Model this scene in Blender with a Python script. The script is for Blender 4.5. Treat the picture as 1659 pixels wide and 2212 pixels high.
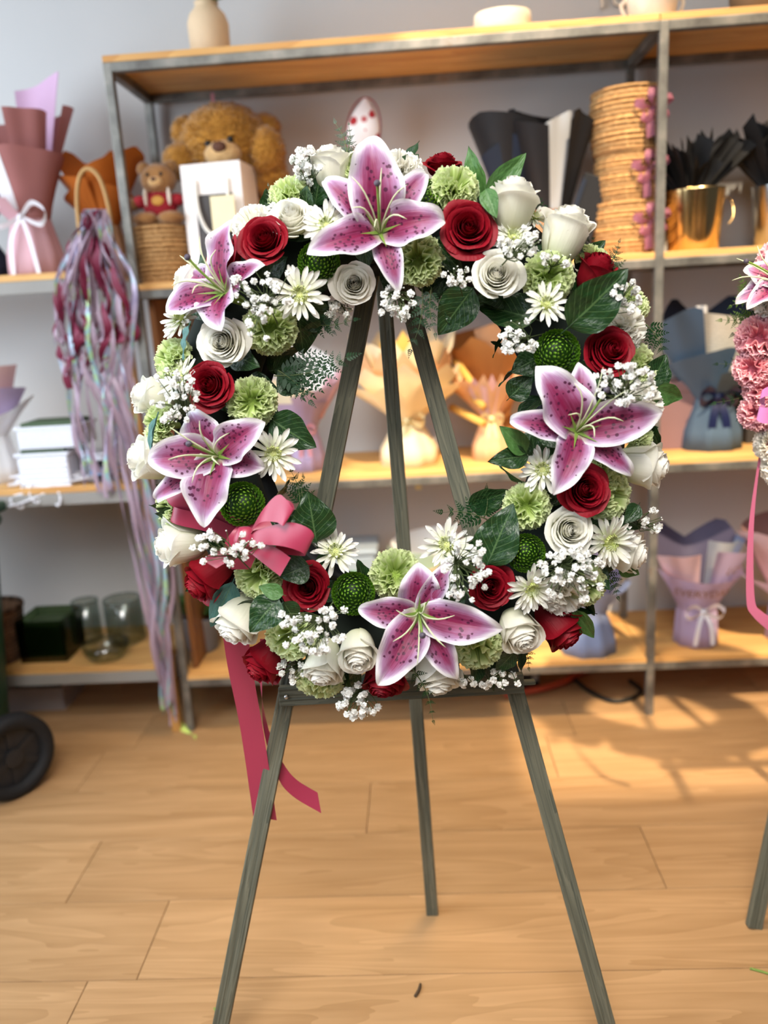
import bpy, bmesh, math, random
from mathutils import Vector, Matrix, noise

for o in list(bpy.data.objects): bpy.data.objects.remove(o)
scene = bpy.context.scene
COL = scene.collection
R = random.Random(7)
pi = math.pi
V = Vector
IMG_W, IMG_H, FPX = 1659.0, 2212.0, 1765.0

# ---------------------------------------------------------------- camera
CAM = V((0, 0, 1.2)); PITCH, ROLL, YAW = 0.2408, 0.0596, -0.0513
_c, _s = math.cos(YAW), math.sin(YAW)
_r0 = V((_c, -_s, 0)); _f0 = V((_s, _c, 0))
FWD = (_f0 * math.cos(PITCH) + V((0, 0, -math.sin(PITCH)))).normalized()
_u0 = _f0 * math.sin(PITCH) + V((0, 0, math.cos(PITCH)))
RIGHT = (_r0 * math.cos(ROLL) - _u0 * math.sin(ROLL)).normalized()
UP = (_r0 * math.sin(ROLL) + _u0 * math.cos(ROLL)).normalized()
cd = bpy.data.cameras.new('camera'); cam = bpy.data.objects.new('camera', cd); COL.objects.link(cam)
cam.matrix_world = Matrix(((RIGHT.x, UP.x, -FWD.x, CAM.x), (RIGHT.y, UP.y, -FWD.y, CAM.y), (RIGHT.z, UP.z, -FWD.z, CAM.z), (0, 0, 0, 1)))
cd.sensor_fit = 'VERTICAL'; cd.sensor_height = 36.0; cd.lens = FPX / IMG_H * 36.0
cd.clip_start = 0.05; cd.clip_end = 50
cd.dof.use_dof = True; cd.dof.focus_distance = 1.17; cd.dof.aperture_fstop = 2.1
scene.camera = cam

# ---------------------------------------------------------------- light
scene.view_settings.view_transform = 'Standard'; scene.view_settings.look = 'None'
scene.view_settings.gamma = 1.0; scene.view_settings.use_curve_mapping = False
scene.view_settings.exposure = 0.25
world = bpy.data.worlds.new('world'); scene.world = world; world.use_nodes = True
bg = world.node_tree.nodes['Background']; bg.inputs[0].default_value = (0.78, 0.87, 1.0, 1); bg.inputs[1].default_value = 0.06
def area_light(name, loc, target, sx, sy, energy, color, spread=180):
    l = bpy.data.lights.new(name, 'AREA'); l.shape = 'RECTANGLE'; l.size = sx; l.size_y = sy
    l.energy = energy; l.color = color; l.spread = math.radians(spread)
    o = bpy.data.objects.new(name, l); COL.objects.link(o); o.location = loc
    o.rotation_euler = (V(target) - V(loc)).to_track_quat('-Z', 'Y').to_euler()
    return o
area_light('window_daylight', (-2.2, 0.9, 1.65), (-0.3, 1.9, 1.2), 1.9, 1.9, 70, (0.78, 0.89, 1.0))
area_light('storefront_daylight', (0.1, -1.7, 2.6), (0.0, 1.2, 1.0), 2.4, 1.1, 20, (0.95, 0.97, 1.0))
area_light('wreath_fill', (-0.2, -0.35, 2.75), (0.0, 1.22, 0.95), 1.3, 1.0, 15, (1.0, 0.97, 0.92), 75)  # added fill above the camera, lifts the wreath against the wall
area_light('ceiling_lamp', (1.3, 0.9, 2.95), (0.9, 1.9, 0.6), 0.8, 0.8, 6, (1.0, 0.80, 0.58))
area_light('downlight', (0.2, 1.80, 3.3), (0.2, 2.12, 0.0), 0.5, 0.2, 6, (1.0, 0.74, 0.42), 50)
sl = bpy.data.lights.new('sun', 'SUN'); sl.energy = 6.0; sl.angle = math.radians(1.5); sl.color = (1.0, 0.80, 0.55)
so = bpy.data.objects.new('sun', sl); COL.objects.link(so); so.location = (3, -1, 4)
SUN = V((0.15, -0.60, 0.75)).normalized()
so.rotation_euler = SUN.to_track_quat('Z', 'Y').to_euler()

# ---------------------------------------------------------------- pixel <-> place
def ray(px, py):
    return (RIGHT * ((px - IMG_W / 2) / FPX) - UP * ((py - IMG_H / 2) / FPX) + FWD)
def at_y(px, py, Y):
    d = ray(px, py); return CAM + d * ((Y - CAM.y) / d.y)
def at_z(px, py, Z=0.0):
    d = ray(px, py); return CAM + d * ((Z - CAM.z) / d.z)
def at_plane(px, py, p0, n):
    d = ray(px, py); return CAM + d * ((p0 - CAM).dot(n) / d.dot(n))
def depth(p): return (p - CAM).dot(FWD)
def m_px(px, p): return px * depth(p) / FPX

# ---------------------------------------------------------------- materials
def lin(h):
    h = h.lstrip('#'); c = [int(h[i:i + 2], 16) / 255 for i in (0, 2, 4)]
    return tuple((x / 12.92 if x <= 0.04045 else ((x + 0.055) / 1.055) ** 2.4) for x in c) + (1,)
MATS = {}
class NT:
    def __init__(s, name):
        s.m = bpy.data.materials.new(name); s.m.use_nodes = True; s.t = s.m.node_tree; s.n = s.t.nodes
        s.b = s.n['Principled BSDF']; s.out = s.n['Material Output']
    def new(s, typ, **kw):
        n = s.n.new(typ)
        for k, v in kw.items(): setattr(n, k, v)
        return n
    def link(s, a, b): s.t.links.new(a, b)
    def math(s, op, a, b=None, c=None):
        n = s.n.new('ShaderNodeMath'); n.operation = op
        for i, x in enumerate((a, b, c)):
            if x is None: continue
            if isinstance(x, (int, float)): n.inputs[i].default_value = x
            else: s.link(x, n.inputs[i])
        return n.outputs[0]
    def mix(s, f, a, b):
        n = s.n.new('ShaderNodeMix'); n.data_type = 'RGBA'
        for x, i in ((f, 0), (a, 6), (b, 7)):
            if isinstance(x, (int, float)): n.inputs[i].default_value = x
            elif isinstance(x, tuple): n.inputs[i].default_value = x
            else: s.link(x, n.inputs[i])
        return n.outputs[2]
    def ramp(s, f, stops):
        n = s.n.new('ShaderNodeValToRGB'); e = n.color_ramp.elements
        while len(e) < len(stops): e.new(0.5)
        for x, (p, c) in zip(e, stops): x.position = p; x.color = c
        s.link(f, n.inputs[0]); return n.outputs[0]
    def noise(s, scale, detail=3, vec=None, rough=0.5):
        n = s.n.new('ShaderNodeTexNoise'); n.inputs['Scale'].default_value = scale
        n.inputs['Detail'].default_value = detail; n.inputs['Roughness'].default_value = rough
        if vec is not None: s.link(vec, n.inputs['Vector'])
        return n.outputs[0]
    def coord(s, which='Object', scale=None):
        o = s.n.new('ShaderNodeTexCoord').outputs[which]
        if scale:
            mp = s.n.new('ShaderNodeMapping'); mp.inputs['Scale'].default_value = scale; s.link(o, mp.inputs[0]); o = mp.outputs[0]
        return o
    def uv(s):
        sp = s.n.new('ShaderNodeSeparateXYZ'); s.link(s.coord('UV'), sp.inputs[0]); return sp.outputs[0], sp.outputs[1]
    def bump(s, h, strength=0.3, dist=0.01):
        n = s.n.new('ShaderNodeBump'); n.inputs['Strength'].default_value = strength; n.inputs['Distance'].default_value = dist
        s.link(h, n.inputs['Height']); s.link(n.outputs[0], s.b.inputs['Normal'])
    def done(s, col=None, rough=0.5, spec=0.5, metal=0.0, trans=0.0, alpha=None, sheen=0.0):
        b = s.b
        if col is not None:
            if isinstance(col, tuple): b.inputs['Base Color'].default_value = col
            else: s.link(col, b.inputs['Base Color'])
        b.inputs['Roughness'].default_value = rough; b.inputs['Specular IOR Level'].default_value = spec
        b.inputs['Metallic'].default_value = metal
        if sheen: b.inputs['Sheen Weight'].default_value = sheen
        if alpha is not None: b.inputs['Alpha'].default_value = alpha
        if trans:
            tr = s.n.new('ShaderNodeBsdfTranslucent'); mx = s.n.new('ShaderNodeMixShader'); mx.inputs[0].default_value = trans
            if isinstance(col, tuple): tr.inputs[0].default_value = col
            elif col is not None: s.link(col, tr.inputs[0])
            s.link(b.outputs[0], mx.inputs[1]); s.link(tr.outputs[0], mx.inputs[2]); s.link(mx.outputs[0], s.out.inputs[0])
        return s.m
def plain(name, hexc, rough=0.6, var=0.12, scale=20, spec=0.4, metal=0.0, trans=0.0, bump=0.0, sheen=0.0):
    if name in MATS: return MATS[name]
    t = NT(name); c = lin(hexc)
    lo = tuple(x * (1 - var) for x in c[:3]) + (1,); hi = tuple(min(1, x * (1 + var)) for x in c[:3]) + (1,)
    nz = t.noise(scale, 4, t.coord('Object'))
    col = t.mix(nz, lo, hi)
    if bump: t.bump(nz, bump, 0.01)
    MATS[name] = t.done(col, rough, spec, metal, trans, sheen=sheen); return MATS[name]
def mat_petal(name, base, tip, edge=None, rough=0.55, trans=0.25, vein=0.10, sheen=0.0):
    t = NT(name); u, v = t.uv()
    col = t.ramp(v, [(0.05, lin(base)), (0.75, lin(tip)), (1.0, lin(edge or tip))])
    w = t.noise(1.0, 3, t.coord('UV', (26, 2.0, 1)))
    col = t.mix(t.math('MULTIPLY', w, vein * 2), col, (0, 0, 0, 1)) if vein else col
    t.bump(w, 0.12, 0.02)
    return t.done(col, rough, 0.3, 0, trans, sheen=sheen)
def mat_lily():
    t = NT('stargazer lily petal'); u, v = t.uv()
    au = t.math('ABSOLUTE', t.math('SUBTRACT', t.math('MULTIPLY', u, 2), 1))
    nz = t.noise(1.0, 3, t.coord('UV', (30, 3, 1)))
    e1 = t.math('MULTIPLY', t.math('POWER', au, 2.2), 0.80)
    e2 = t.math('POWER', v, 4.5)
    e3 = t.math('ADD', t.math('MULTIPLY', t.math('SUBTRACT', nz, 0.5), 0.34), t.math('MULTIPLY', t.math('SUBTRACT', t.noise(1.0, 2, t.coord('UV', (4, 5, 1))), 0.5), 0.35))
    e = t.math('ADD', t.math('ADD', e1, e2), e3)
    col = t.ramp(e, [(0.0, lin('#7d1f49')), (0.15, lin('#913f68')), (0.40, lin('#ab80a6')), (0.64, lin('#d8cbdc')), (0.80, lin('#eeebee'))])
    mid = t.math('MULTIPLY', t.math('SUBTRACT', 1.0, t.math('MULTIPLY', au, 7.0)), t.math('SUBTRACT', 0.95, v))
    mid = t.math('MAXIMUM', t.math('MINIMUM', mid, 0.7), 0.0)
    col = t.mix(mid, col, lin('#8b1244'))
    base = t.math('MAXIMUM', t.math('SUBTRACT', 1.0, t.math('MULTIPLY', v, 7.0)), 0.0)
    col = t.mix(base, col, lin('#d8dfb4'))
    vo = t.new('ShaderNodeTexVoronoi'); vo.inputs['Scale'].default_value = 1.0
    oi = t.new('ShaderNodeObjectInfo')
    ad = t.new('ShaderNodeVectorMath'); ad.operation = 'ADD'
    t.link(t.coord('UV', (8.0, 15, 1)), ad.inputs[0]); t.link(oi.outputs['Random'], ad.inputs[1]); t.link(ad.outputs[0], vo.inputs['Vector'])
    sp = t.math('LESS_THAN', vo.outputs['Distance'], 0.30)
    win = t.math('MULTIPLY', t.math('LESS_THAN', v, 0.66), t.math('GREATER_THAN', v, 0.14))
    sp = t.math('MULTIPLY', sp, t.math('MULTIPLY', win, t.math('LESS_THAN', au, 0.8)))
    col = t.mix(t.math('MULTIPLY', sp, 0.9), col, lin('#4a0b33'))
    t.bump(t.math('ADD', t.math('MULTIPLY', nz, 0.3), sp), 0.25, 0.02)
    return t.done(col, 0.42, 0.4, 0, 0.2)
def mat_leaf(name, dark, light, rough=0.35):
    t = NT(name); u, v = t.uv()
    au = t.math('ABSOLUTE', t.math('SUBTRACT', t.math('MULTIPLY', u, 2), 1))
    ph = t.math('SUBTRACT', t.math('MULTIPLY', v, 9.0), t.math('MULTIPLY', au, 3.0))
    fr = t.math('ABSOLUTE', t.math('SUBTRACT', t.math('FRACT', ph), 0.5))
    vein = t.math('MAXIMUM', t.math('LESS_THAN', fr, 0.045), t.math('LESS_THAN', au, 0.04))
    nz = t.noise(6, 3, t.coord('UV'))
    col = t.mix(nz, lin(dark), lin(light))
    col = t.mix(t.math('MULTIPLY', vein, 0.35), col, lin('#6f8f58'))
    t.bump(t.math('ADD', t.math('MULTIPLY', vein, -1), t.math('MULTIPLY', nz, 0.4)), 0.35, 0.02)
    return t.done(col, rough, 0.5, 0, 0.12)
def mat_wood(name, c1, c2, rough=0.55, scale=(2, 30, 30), knots=False, spec=0.4, rnd=0.0, bump=0.15):
    t = NT(name)
    co = t.coord('Object', scale)
    if rnd:
        oi = t.new('ShaderNodeObjectInfo'); ad = t.new('ShaderNodeVectorMath'); ad.operation = 'ADD'
        cb = t.new('ShaderNodeCombineXYZ'); k = t.math('MULTIPLY', oi.outputs['Random'], 40)
        for i in range(3): t.link(k, cb.inputs[i])
        t.link(co, ad.inputs[0]); t.link(cb.outputs[0], ad.inputs[1]); co = ad.outputs[0]
    n1 = t.noise(1.0, 6, co, 0.6)
    dis = t.new('ShaderNodeTexNoise'); dis.inputs['Scale'].default_value = 0.35; dis.inputs['Distortion'].default_value = 1.6; t.link(co, dis.inputs['Vector'])
    ring = t.math('FRACT', t.math('MULTIPLY', dis.outputs[0], 7))
    f = t.math('ADD', t.math('MULTIPLY', n1, 0.75), t.math('MULTIPLY', ring, 0.22))
    col = t.ramp(f, [(0.25, lin(c1)), (0.7, lin(c2))])
    if rnd:
        hs = t.new('ShaderNodeHueSaturation'); t.link(col, hs.inputs['Color'])
        t.link(t.math('ADD', t.math('MULTIPLY', oi.outputs['Random'], rnd), 1 - rnd / 2), hs.inputs['Value']); col = hs.outputs[0]
    t.bump(f, bump, 0.01)
    return t.done(col, rough, spec)

# ---------------------------------------------------------------- mesh helpers
class MB:
    def __init__(s): s.v = []; s.f = []; s.uv = []
    def grid(s, nu, nv, fn, wrap=False):
        b = len(s.v)
        for j in range(nv + 1):
            for i in range(nu + 1):
                s.v.append(V(fn(i / nu, j / nv))); s.uv.append((i / nu, j / nv))
        for j in range(nv):
            for i in range(nu):
                a = b + j * (nu + 1) + i
                s.f.append((a, a + 1, a + nu + 2, a + nu + 1))
        return s
    def tube(s, pts, r, n=6, cap=True):
        pts = [V(p) for p in pts]; b = len(s.v); m = len(pts)
        rr = r if isinstance(r, (list, tuple)) else [r] * m
        ref = None
        for k, p in enumerate(pts):
            t = (pts[min(k + 1, m - 1)] - pts[max(k - 1, 0)]).normalized()
            if ref is None: ref = t.orthogonal().normalized()
            ref = (ref - t * ref.dot(t)).normalized(); bi = t.cross(ref)
            for i in range(n):
                a = 2 * pi * i / n
                s.v.append(p + (ref * math.cos(a) + bi * math.sin(a)) * rr[k]); s.uv.append((i / n, k / max(1, m - 1)))
        for k in range(m - 1):
            for i in range(n):
                a = b + k * n + i; c = b + k * n + (i + 1) % n
                s.f.append((a, c, c + n, a + n))
        if cap:
            s.f.append(tuple(b + i for i in reversed(range(n)))); s.f.append(tuple(b + (m - 1) * n + i for i in range(n)))
        return s
    def lathe(s, prof, n=24, c=(0, 0, 0), wob=None, cap=True):
        c = V(c); b = len(s.v); m = len(prof)
        for k, (r, z) in enumerate(prof):
            for i in range(n):
                a = 2 * pi * i / n; q = r * (wob(a, k / (m - 1)) if wob else 1)
                s.v.append(c + V((q * math.cos(a), q * math.sin(a), z))); s.uv.append((i / n, k / (m - 1)))
        for k in range(m - 1):
            for i in range(n):
                a = b + k * n + i; d = b + k * n + (i + 1) % n
                s.f.append((a, d, d + n, a + n))
        if cap:
            s.f.append(tuple(b + i for i in reversed(range(n))))
        return s
    def box(s, c, d, rot=None):
        c = V(c); b = len(s.v); h = V(d) / 2
        for x in (-1, 1):
            for y in (-1, 1):
                for z in (-1, 1):
                    p = V((x * h.x, y * h.y, z * h.z))
                    if rot: p = rot @ p
                    s.v.append(c + p); s.uv.append(((x + 1) / 2, (z + 1) / 2))
        for q in ((0, 1, 3, 2), (4, 6, 7, 5), (0, 4, 5, 1), (2, 3, 7, 6), (0, 2, 6, 4), (1, 5, 7, 3)):
            s.f.append(tuple(b + i for i in q))
        return s
    def ball(s, c, r, nu=20, nv=12, fn=None):
        c = V(c); r = V(r) if not isinstance(r, (int, float)) else V((r, r, r))
        def g(u, v):
            a = 2 * pi * u; e = pi * (v - 0.5); d = V((math.cos(e) * math.cos(a), math.cos(e) * math.sin(a), math.sin(e)))
            k = fn(d) if fn else 1
            return c + V((d.x * r.x, d.y * r.y, d.z * r.z)) * k
        return s.grid(nu, nv, g)
    def mesh(s, name, mat, smooth=True, bevel=0):
        me = bpy.data.meshes.new(name); me.from_pydata([tuple(p) for p in s.v], [], s.f)
        l = me.uv_layers.new(name='UVMap')
        flat = []
        for p in me.polygons:
            for vi in p.vertices: flat.extend(s.uv[vi])
        l.data.foreach_set('uv', flat)
        if bevel:
            bm = bmesh.new(); bm.from_mesh(me); bmesh.ops.bevel(bm, geom=bm.edges[:], offset=bevel, segments=2, affect='EDGES', profile=0.5)
            bm.to_mesh(me); bm.free()
        me.polygons.foreach_set('use_smooth', [smooth] * len(me.polygons))
        if mat: me.materials.append(mat)
        return me
WM = {}
def link(name, data, parent=None, world=None, local=None):
    o = bpy.data.objects.new(name, data); COL.objects.link(o)
    if parent is not None: o.parent = parent
    pw = WM[parent] if parent is not None else Matrix.Identity(4)
    if local is None: local = pw.inverted() @ world if world is not None else Matrix.Identity(4)
    o.matrix_basis = local; WM[o] = pw @ local
    return o
def thing(name, label, cat, loc=(0, 0, 0), group=None, rz=0):
    o = link(name, None, None, Matrix.Translation(V(loc)) @ Matrix.Rotation(rz, 4, 'Z')); o.empty_display_size = 0.05
    o['label'] = label; o['category'] = cat
    if group: o['group'] = group
    return o
def tag(o, label, cat, group=None):
    o['label'] = label; o['category'] = cat
    if group: o['group'] = group
    return o
def struct(o): o['kind'] = 'structure'; return o
def frame(loc, z, x=None, spin=0.0, scale=1.0):
    z = z.normalized(); x = x if x is not None else RIGHT
    x = x - z * x.dot(z)
    if x.length < 1e-4: x = z.orthogonal()
    x.normalize(); y = z.cross(x)
    sc = scale if not isinstance(scale, (int, float)) else (scale, scale, scale)
    m = Matrix(((x.x, y.x, z.x, loc.x), (x.y, y.y, z.y, loc.y), (x.z, y.z, z.z, loc.z), (0, 0, 0, 1)))
    return m @ Matrix.Rotation(spin, 4, 'Z') @ Matrix.Diagonal((*sc, 1))
def bez(p, t):
    a, b, c, d = p; s = 1 - t
    return tuple(a[i] * s ** 3 + 3 * b[i] * s * s * t + 3 * c[i] * s * t * t + d[i] * t ** 3 for i in range(len(a)))
def catmull(pts, n):
    pts = [V(p) for p in pts]; m = len(pts); out = []
    for k in range(n + 1):
        x = k / n * (m - 1); i = min(int(x), m - 2); t = x - i
        p0 = pts[max(i - 1, 0)]; p1 = pts[i]; p2 = pts[i + 1]; p3 = pts[min(i + 2, m - 1)]
        out.append(0.5 * ((2 * p1) + (p2 - p0) * t + (2 * p0 - 5 * p1 + 4 * p2 - p3) * t * t + (3 * p1 - p0 - 3 * p2 + p3) * t ** 3))
    return out
# ---------------------------------------------------------------- the room
M_WALL = plain('painted plaster', '#bfbebd', 0.85, 0.07, 2.2, 0.2)
wall = struct(link('wall_back', MB().box((0.6, 2.66, 1.7), (6.0, 0.12, 3.4)).mesh('wall_back', M_WALL, False)))
# unseen ceiling; openings added to steer sun onto shelves and floor, off the wreath
cl = MB()
for (x0, x1, y0, y1) in ((-2.4, 3.6, -2.9, -0.95), (-2.4, 0.92, -0.95, -0.38), (-2.4, 0.30, -0.38, 1.05), (-2.4, 3.6, 1.05, 2.72), (2.4, 3.6, -0.95, 1.05)):
    cl.box(((x0 + x1) / 2, (y0 + y1) / 2, 3.44), (x1 - x0, y1 - y0, 0.08))
struct(link('ceiling', cl.mesh('ceiling', M_WALL, False)))
M_SUB = plain('dark underlay', '#3b2c1c', 0.9)
floor = struct(link('floor', MB().box((0.2, 0.3, -0.03), (5.0, 4.7, 0.036)).mesh('floor', M_SUB, False)))
M_FLOOR = mat_wood('oak plank', '#98744d', '#b48f66', 0.45, (2.2, 26, 26), rnd=0.16, bump=0.05)
PW = 0.2135; PL = 1.28
# a joint position (x) per row, counted from the row that starts at y = 1.27
joints = {-1: at_z(170, 2160).x, 0: at_z(335, 2020).x, 1: at_z(1410, 1850).x, 2: at_z(797, 1740).x, 3: at_z(200, 1660).x, 4: at_z(1240, 1580).x}
pm = {}
for k in range(-9, 7):
    y0 = 1.27 + PW * k
    if y0 < -1.0: continue
    j = joints.get(k, (k * 0.537) % PL - 0.4)
    x = j - PL * 2
    while x < 2.3:
        a, b = max(x, -2.2), min(x + PL, 2.3)
        if b - a > 0.02 and b > -1.7:
            L = b - a; key = round(L, 3)
            if key not in pm: pm[key] = MB().box((0, 0, -0.006), (L - 0.0016, PW - 0.0016, 0.012)).mesh('floor_plank', M_FLOOR, False, 0.0007)
            link('floor_plank', pm[key], floor, Matrix.Translation(((a + b) / 2, y0 + PW / 2, 0)))
        x += PL

# ---------------------------------------------------------------- shelving
X1, X2, X3, Y0, Y1 = -0.739, 0.633, 2.0, 2.23, 2.547
LV = [0.156, 0.738, 1.279, 1.83]
def mat_steel():
    t = NT('raw welded steel'); co = t.coord('Object')
    n = t.noise(9, 5, co, 0.65)
    col = t.ramp(n, [(0.3, lin('#4e4b48')), (0.5, lin('#77756f')), (0.62, lin('#8d8880')), (0.72, lin('#6d4f38'))])
    t.bump(n, 0.1, 0.005); return t.done(col, 0.42, 0.5, 0.55)
M_STEEL = mat_steel()
M_SHELF = mat_wood('pine shelf board', '#b98549', '#dcae6c', 0.6, (2, 18, 18), rnd=0.15)
M_PANEL = mat_wood('brown stained panel', '#6b3f22', '#92602f', 0.6, (14, 14, 1.5))
T = 0.022
shelf = thing('shelving_unit', 'tall welded steel shelving unit with pine boards standing against the wall', 'shelf', (X1, Y0, 0))
def bar(name, a, b, mat, par, t=T, t2=None, bev=0.0015):
    a, b = V(a), V(b); c = (a + b) / 2; d = b - a
    size = [abs(d.x) or t, abs(d.y) or (t2 or t), abs(d.z) or t]
    return link(name, MB().box((0, 0, 0), size).mesh(name, mat, False, bev), par, Matrix.Translation(c))
for x in (X1, X2, X3):
    for y in (Y0, Y1): bar('post', (x, y, 0), (x, y, LV[3] + T / 2), M_STEEL, shelf)
for z in LV:
    for (xa, xb) in ((X1, X2), (X2, X3)):
        for y in (Y0, Y1): bar('rail', (xa + T / 2, y, z), (xb - T / 2, y, z), M_STEEL, shelf, T * 1.0)
        for n_ in range(3):
            w = (2.597 - Y0 + T / 2) / 3; yc = Y0 - T / 2 + w * (n_ + 0.5)
            bar('shelf_board', (xa + 0.001 - T / 2, yc, z + T / 2 + 0.008), (xb - 0.001 - T / 2, yc, z + T / 2 + 0.008), M_SHELF, shelf, 0.016, w - 0.0015)
    for x in (X1, X2, X3): bar('side_rail', (x, Y0 + T / 2, z), (x, Y1 - T / 2, z), M_STEEL, shelf)
ST = [z + T / 2 + 0.016 for z in LV]   # top faces of the boards
bar('side_panel', (X1 + 0.024, (Y0 + Y1) / 2 + 0.01, LV[0] + 0.03), (X1 + 0.024, (Y0 + Y1) / 2 + 0.01, LV[2] - 0.012), M_PANEL, shelf, 0.016, 0.27)
# neighbouring wooden rack on the left
LX = -0.782
rack = thing('wooden_rack', 'open wooden rack with grey edged boards left of the steel shelving', 'shelf', (LX, Y0, 0))
M_RACK = mat_wood('honey pine', '#a9773d', '#cc9853', 0.6, (14, 14, 1.2))
M_GREY = plain('grey edge strip', '#8b8782', 0.6, 0.1, 9)
LZ = [at_y(150, 1440, Y0).z, at_y(100, 1052, Y0).z, at_y(60, 592, Y0).z]
bar('post', (LX, Y0, 0), (LX, Y0, LZ[2] + 0.05), M_RACK, rack, 0.026)
bar('post', (LX, Y1, 0), (LX, Y1, LZ[2] + 0.05), M_RACK, rack, 0.026)
for z in LZ:
    xr = LX - 0.014
    for n_ in range(2):
        w = 0.165; yc = Y0 - 0.01 + w * (n_ + 0.5)
        bar('shelf_board', (-1.75, yc, z - 0.009), (xr, yc, z - 0.009), M_SHELF, rack, 0.018, w - 0.002)
    bar('edge_strip', (-1.75, Y0 - 0.004, z - 0.035), (xr, Y0 - 0.004, z - 0.035), M_GREY, rack, 0.033, 0.02)
# ---------------------------------------------------------------- flower kits (unit size, facing +Z)
M_RED = mat_petal('red rose petal', '#4d020d', '#86061a', '#930a1f', 0.55, 0.2, 0.04)
M_WHITE = mat_petal('white rose petal', '#dcdfb2', '#f3f1e3', '#f8f6ee', 0.5, 0.30, 0.02)
M_GCARN = mat_petal('lime carnation petal', '#a9c35a', '#cfe094', '#e6efc0', 0.6, 0.38, 0.05)
M_WCARN = mat_petal('white carnation petal', '#e8ebcc', '#f9f6ea', '#fcfbf5', 0.6, 0.36, 0.03)
M_PCARN = mat_petal('pink carnation petal', '#e07f96', '#f2aab8', '#f8d0d8', 0.6, 0.35, 0.05)
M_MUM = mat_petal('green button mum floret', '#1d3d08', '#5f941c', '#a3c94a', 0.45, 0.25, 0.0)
M_RAY = mat_petal('white daisy ray', '#dfe6b4', '#f7f6ee', '#fbfaf5', 0.5, 0.32, 0.06)
M_DISC = mat_petal('pale green disc floret', '#7d9a2e', '#c7d27a', '#e2e5a4', 0.6, 0.2, 0.0)
M_LILY = mat_lily()
M_GYP = plain('baby breath blossom', '#f7f7f3', 0.6, 0.05, 30, 0.3, trans=0.2)
M_STEM = plain('thin dry stem', '#4d5a34', 0.7, 0.2, 40)
M_GREEN = plain('fresh green stalk', '#7d9a45', 0.5, 0.15, 20, trans=0.15)
M_FIL = plain('pale filament', '#d9dfb8', 0.45, 0.08, 20, trans=0.2)
M_STIG = plain('dark stigma', '#4b4350', 0.5, 0.2, 60)
M_LEAF = mat_leaf('dark glossy salal leaf', '#10290f', '#22451f')
M_LEAF2 = mat_leaf('mid green leaf', '#34602c', '#55803f', 0.45)
M_LEAF3 = mat_leaf('blue green leaf underside', '#2f5a55', '#4f7f7c', 0.5)
M_FERN = plain('leatherleaf fern', '#173a1a', 0.45, 0.3, 8, 0.4, trans=0.15)
M_FERN2 = plain('light fern', '#4e6e2c', 0.5, 0.25, 8, 0.4, trans=0.2)

def rose_petal(t, az, rnd, bud, mb=None, nu=10, nv=9):
    """one petal; t = 0 innermost .. 1 outermost"""
    mb = mb or MB()
    if bud:
        w = 1.9 - 0.75 * t; rm = 0.10 + 0.52 * t ** 0.8; zt = 0.80 - 0.18 * t ** 2; rt = rm * (0.72 + 0.42 * t ** 2.5); zb = -0.95
        if t > 0.8: rt += 0.12 * rnd.random(); zt -= 0.12 * rnd.random()
        prof = ((0.06, zb), (rm * 1.25, zb * 0.92), (rm * 1.08, zt - 0.32), (rt, zt))
    else:
        w = 2.0 - 0.95 * t; rm = 0.05 + 0.62 * t ** 0.95; zt = 0.44 - 0.40 * t ** 1.6; rt = rm * (0.72 + 0.35 * min(1, t / .4)) + 0.24 * max(0, t - .25) ** 1.1; zb = -0.62
        prof = ((0.06, zb), (rm * 1.3, zb * 0.95), (rm * 1.04, zt - 0.26), (rt, zt))
    ph = rnd.random() * 6; tw = 0.05 + 0.05 * rnd.random(); curl = (0.13 * t * (0.6 + rnd.random())) if t > 0.35 else 0.02
    point = 0.10 * rnd.random()
    def fn(u, v):
        s = u * 2 - 1
        vv = v * (1 - (0.16 + 0.08 * t) * abs(s) ** 2.4) * (1 + point * (1 - abs(s)) ** 2 * 0.5)
        r, z = bez(prof, min(vv, 1.06))
        r *= 1 + tw * s * (1.6 - t)                      # one edge tucked under the next
        if v > 0.72:
            k = (v - 0.72) / 0.28
            r += curl * k * k * (0.7 + 0.3 * math.cos(s * 2)); z -= curl * 0.8 * k ** 3 * (1 if t > 0.45 else 0)
        wob = math.sin(s * 5 + ph) * 0.020 * v + math.sin(s * 9 + ph * 2) * 0.010 * v * v
        r += wob * (0.4 + t); z += wob * 0.6
        a = az + w * s
        return (r * math.cos(a), r * math.sin(a), z)
    mb.grid(nu, nv, fn); return mb
def rose_kit(seed, bud, mat):
    rnd = random.Random(seed); core = MB(); n_in, n_out = 14, 15
    az = rnd.random() * 6
    for i in range(n_in):
        t = 0.01 + 0.42 * i / n_in; rose_petal(t, az, rnd, bud, core, 12, 6); az += 2.3 + rnd.uniform(-.15, .15)
    core.lathe([(0.02, -1.0 if bud else -0.7), (0.16, -0.9 if bud else -0.62), (0.22, -0.7 if bud else -0.5)], 10)
    petals = []
    for i in range(n_out):
        t = 0.43 + 0.57 * i / (n_out - 1); petals.append(rose_petal(t, az, rnd, bud).mesh('rose_petal', mat)); az += 2.39 + rnd.uniform(-.2, .2)
    return core.mesh('rose', mat), petals
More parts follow.
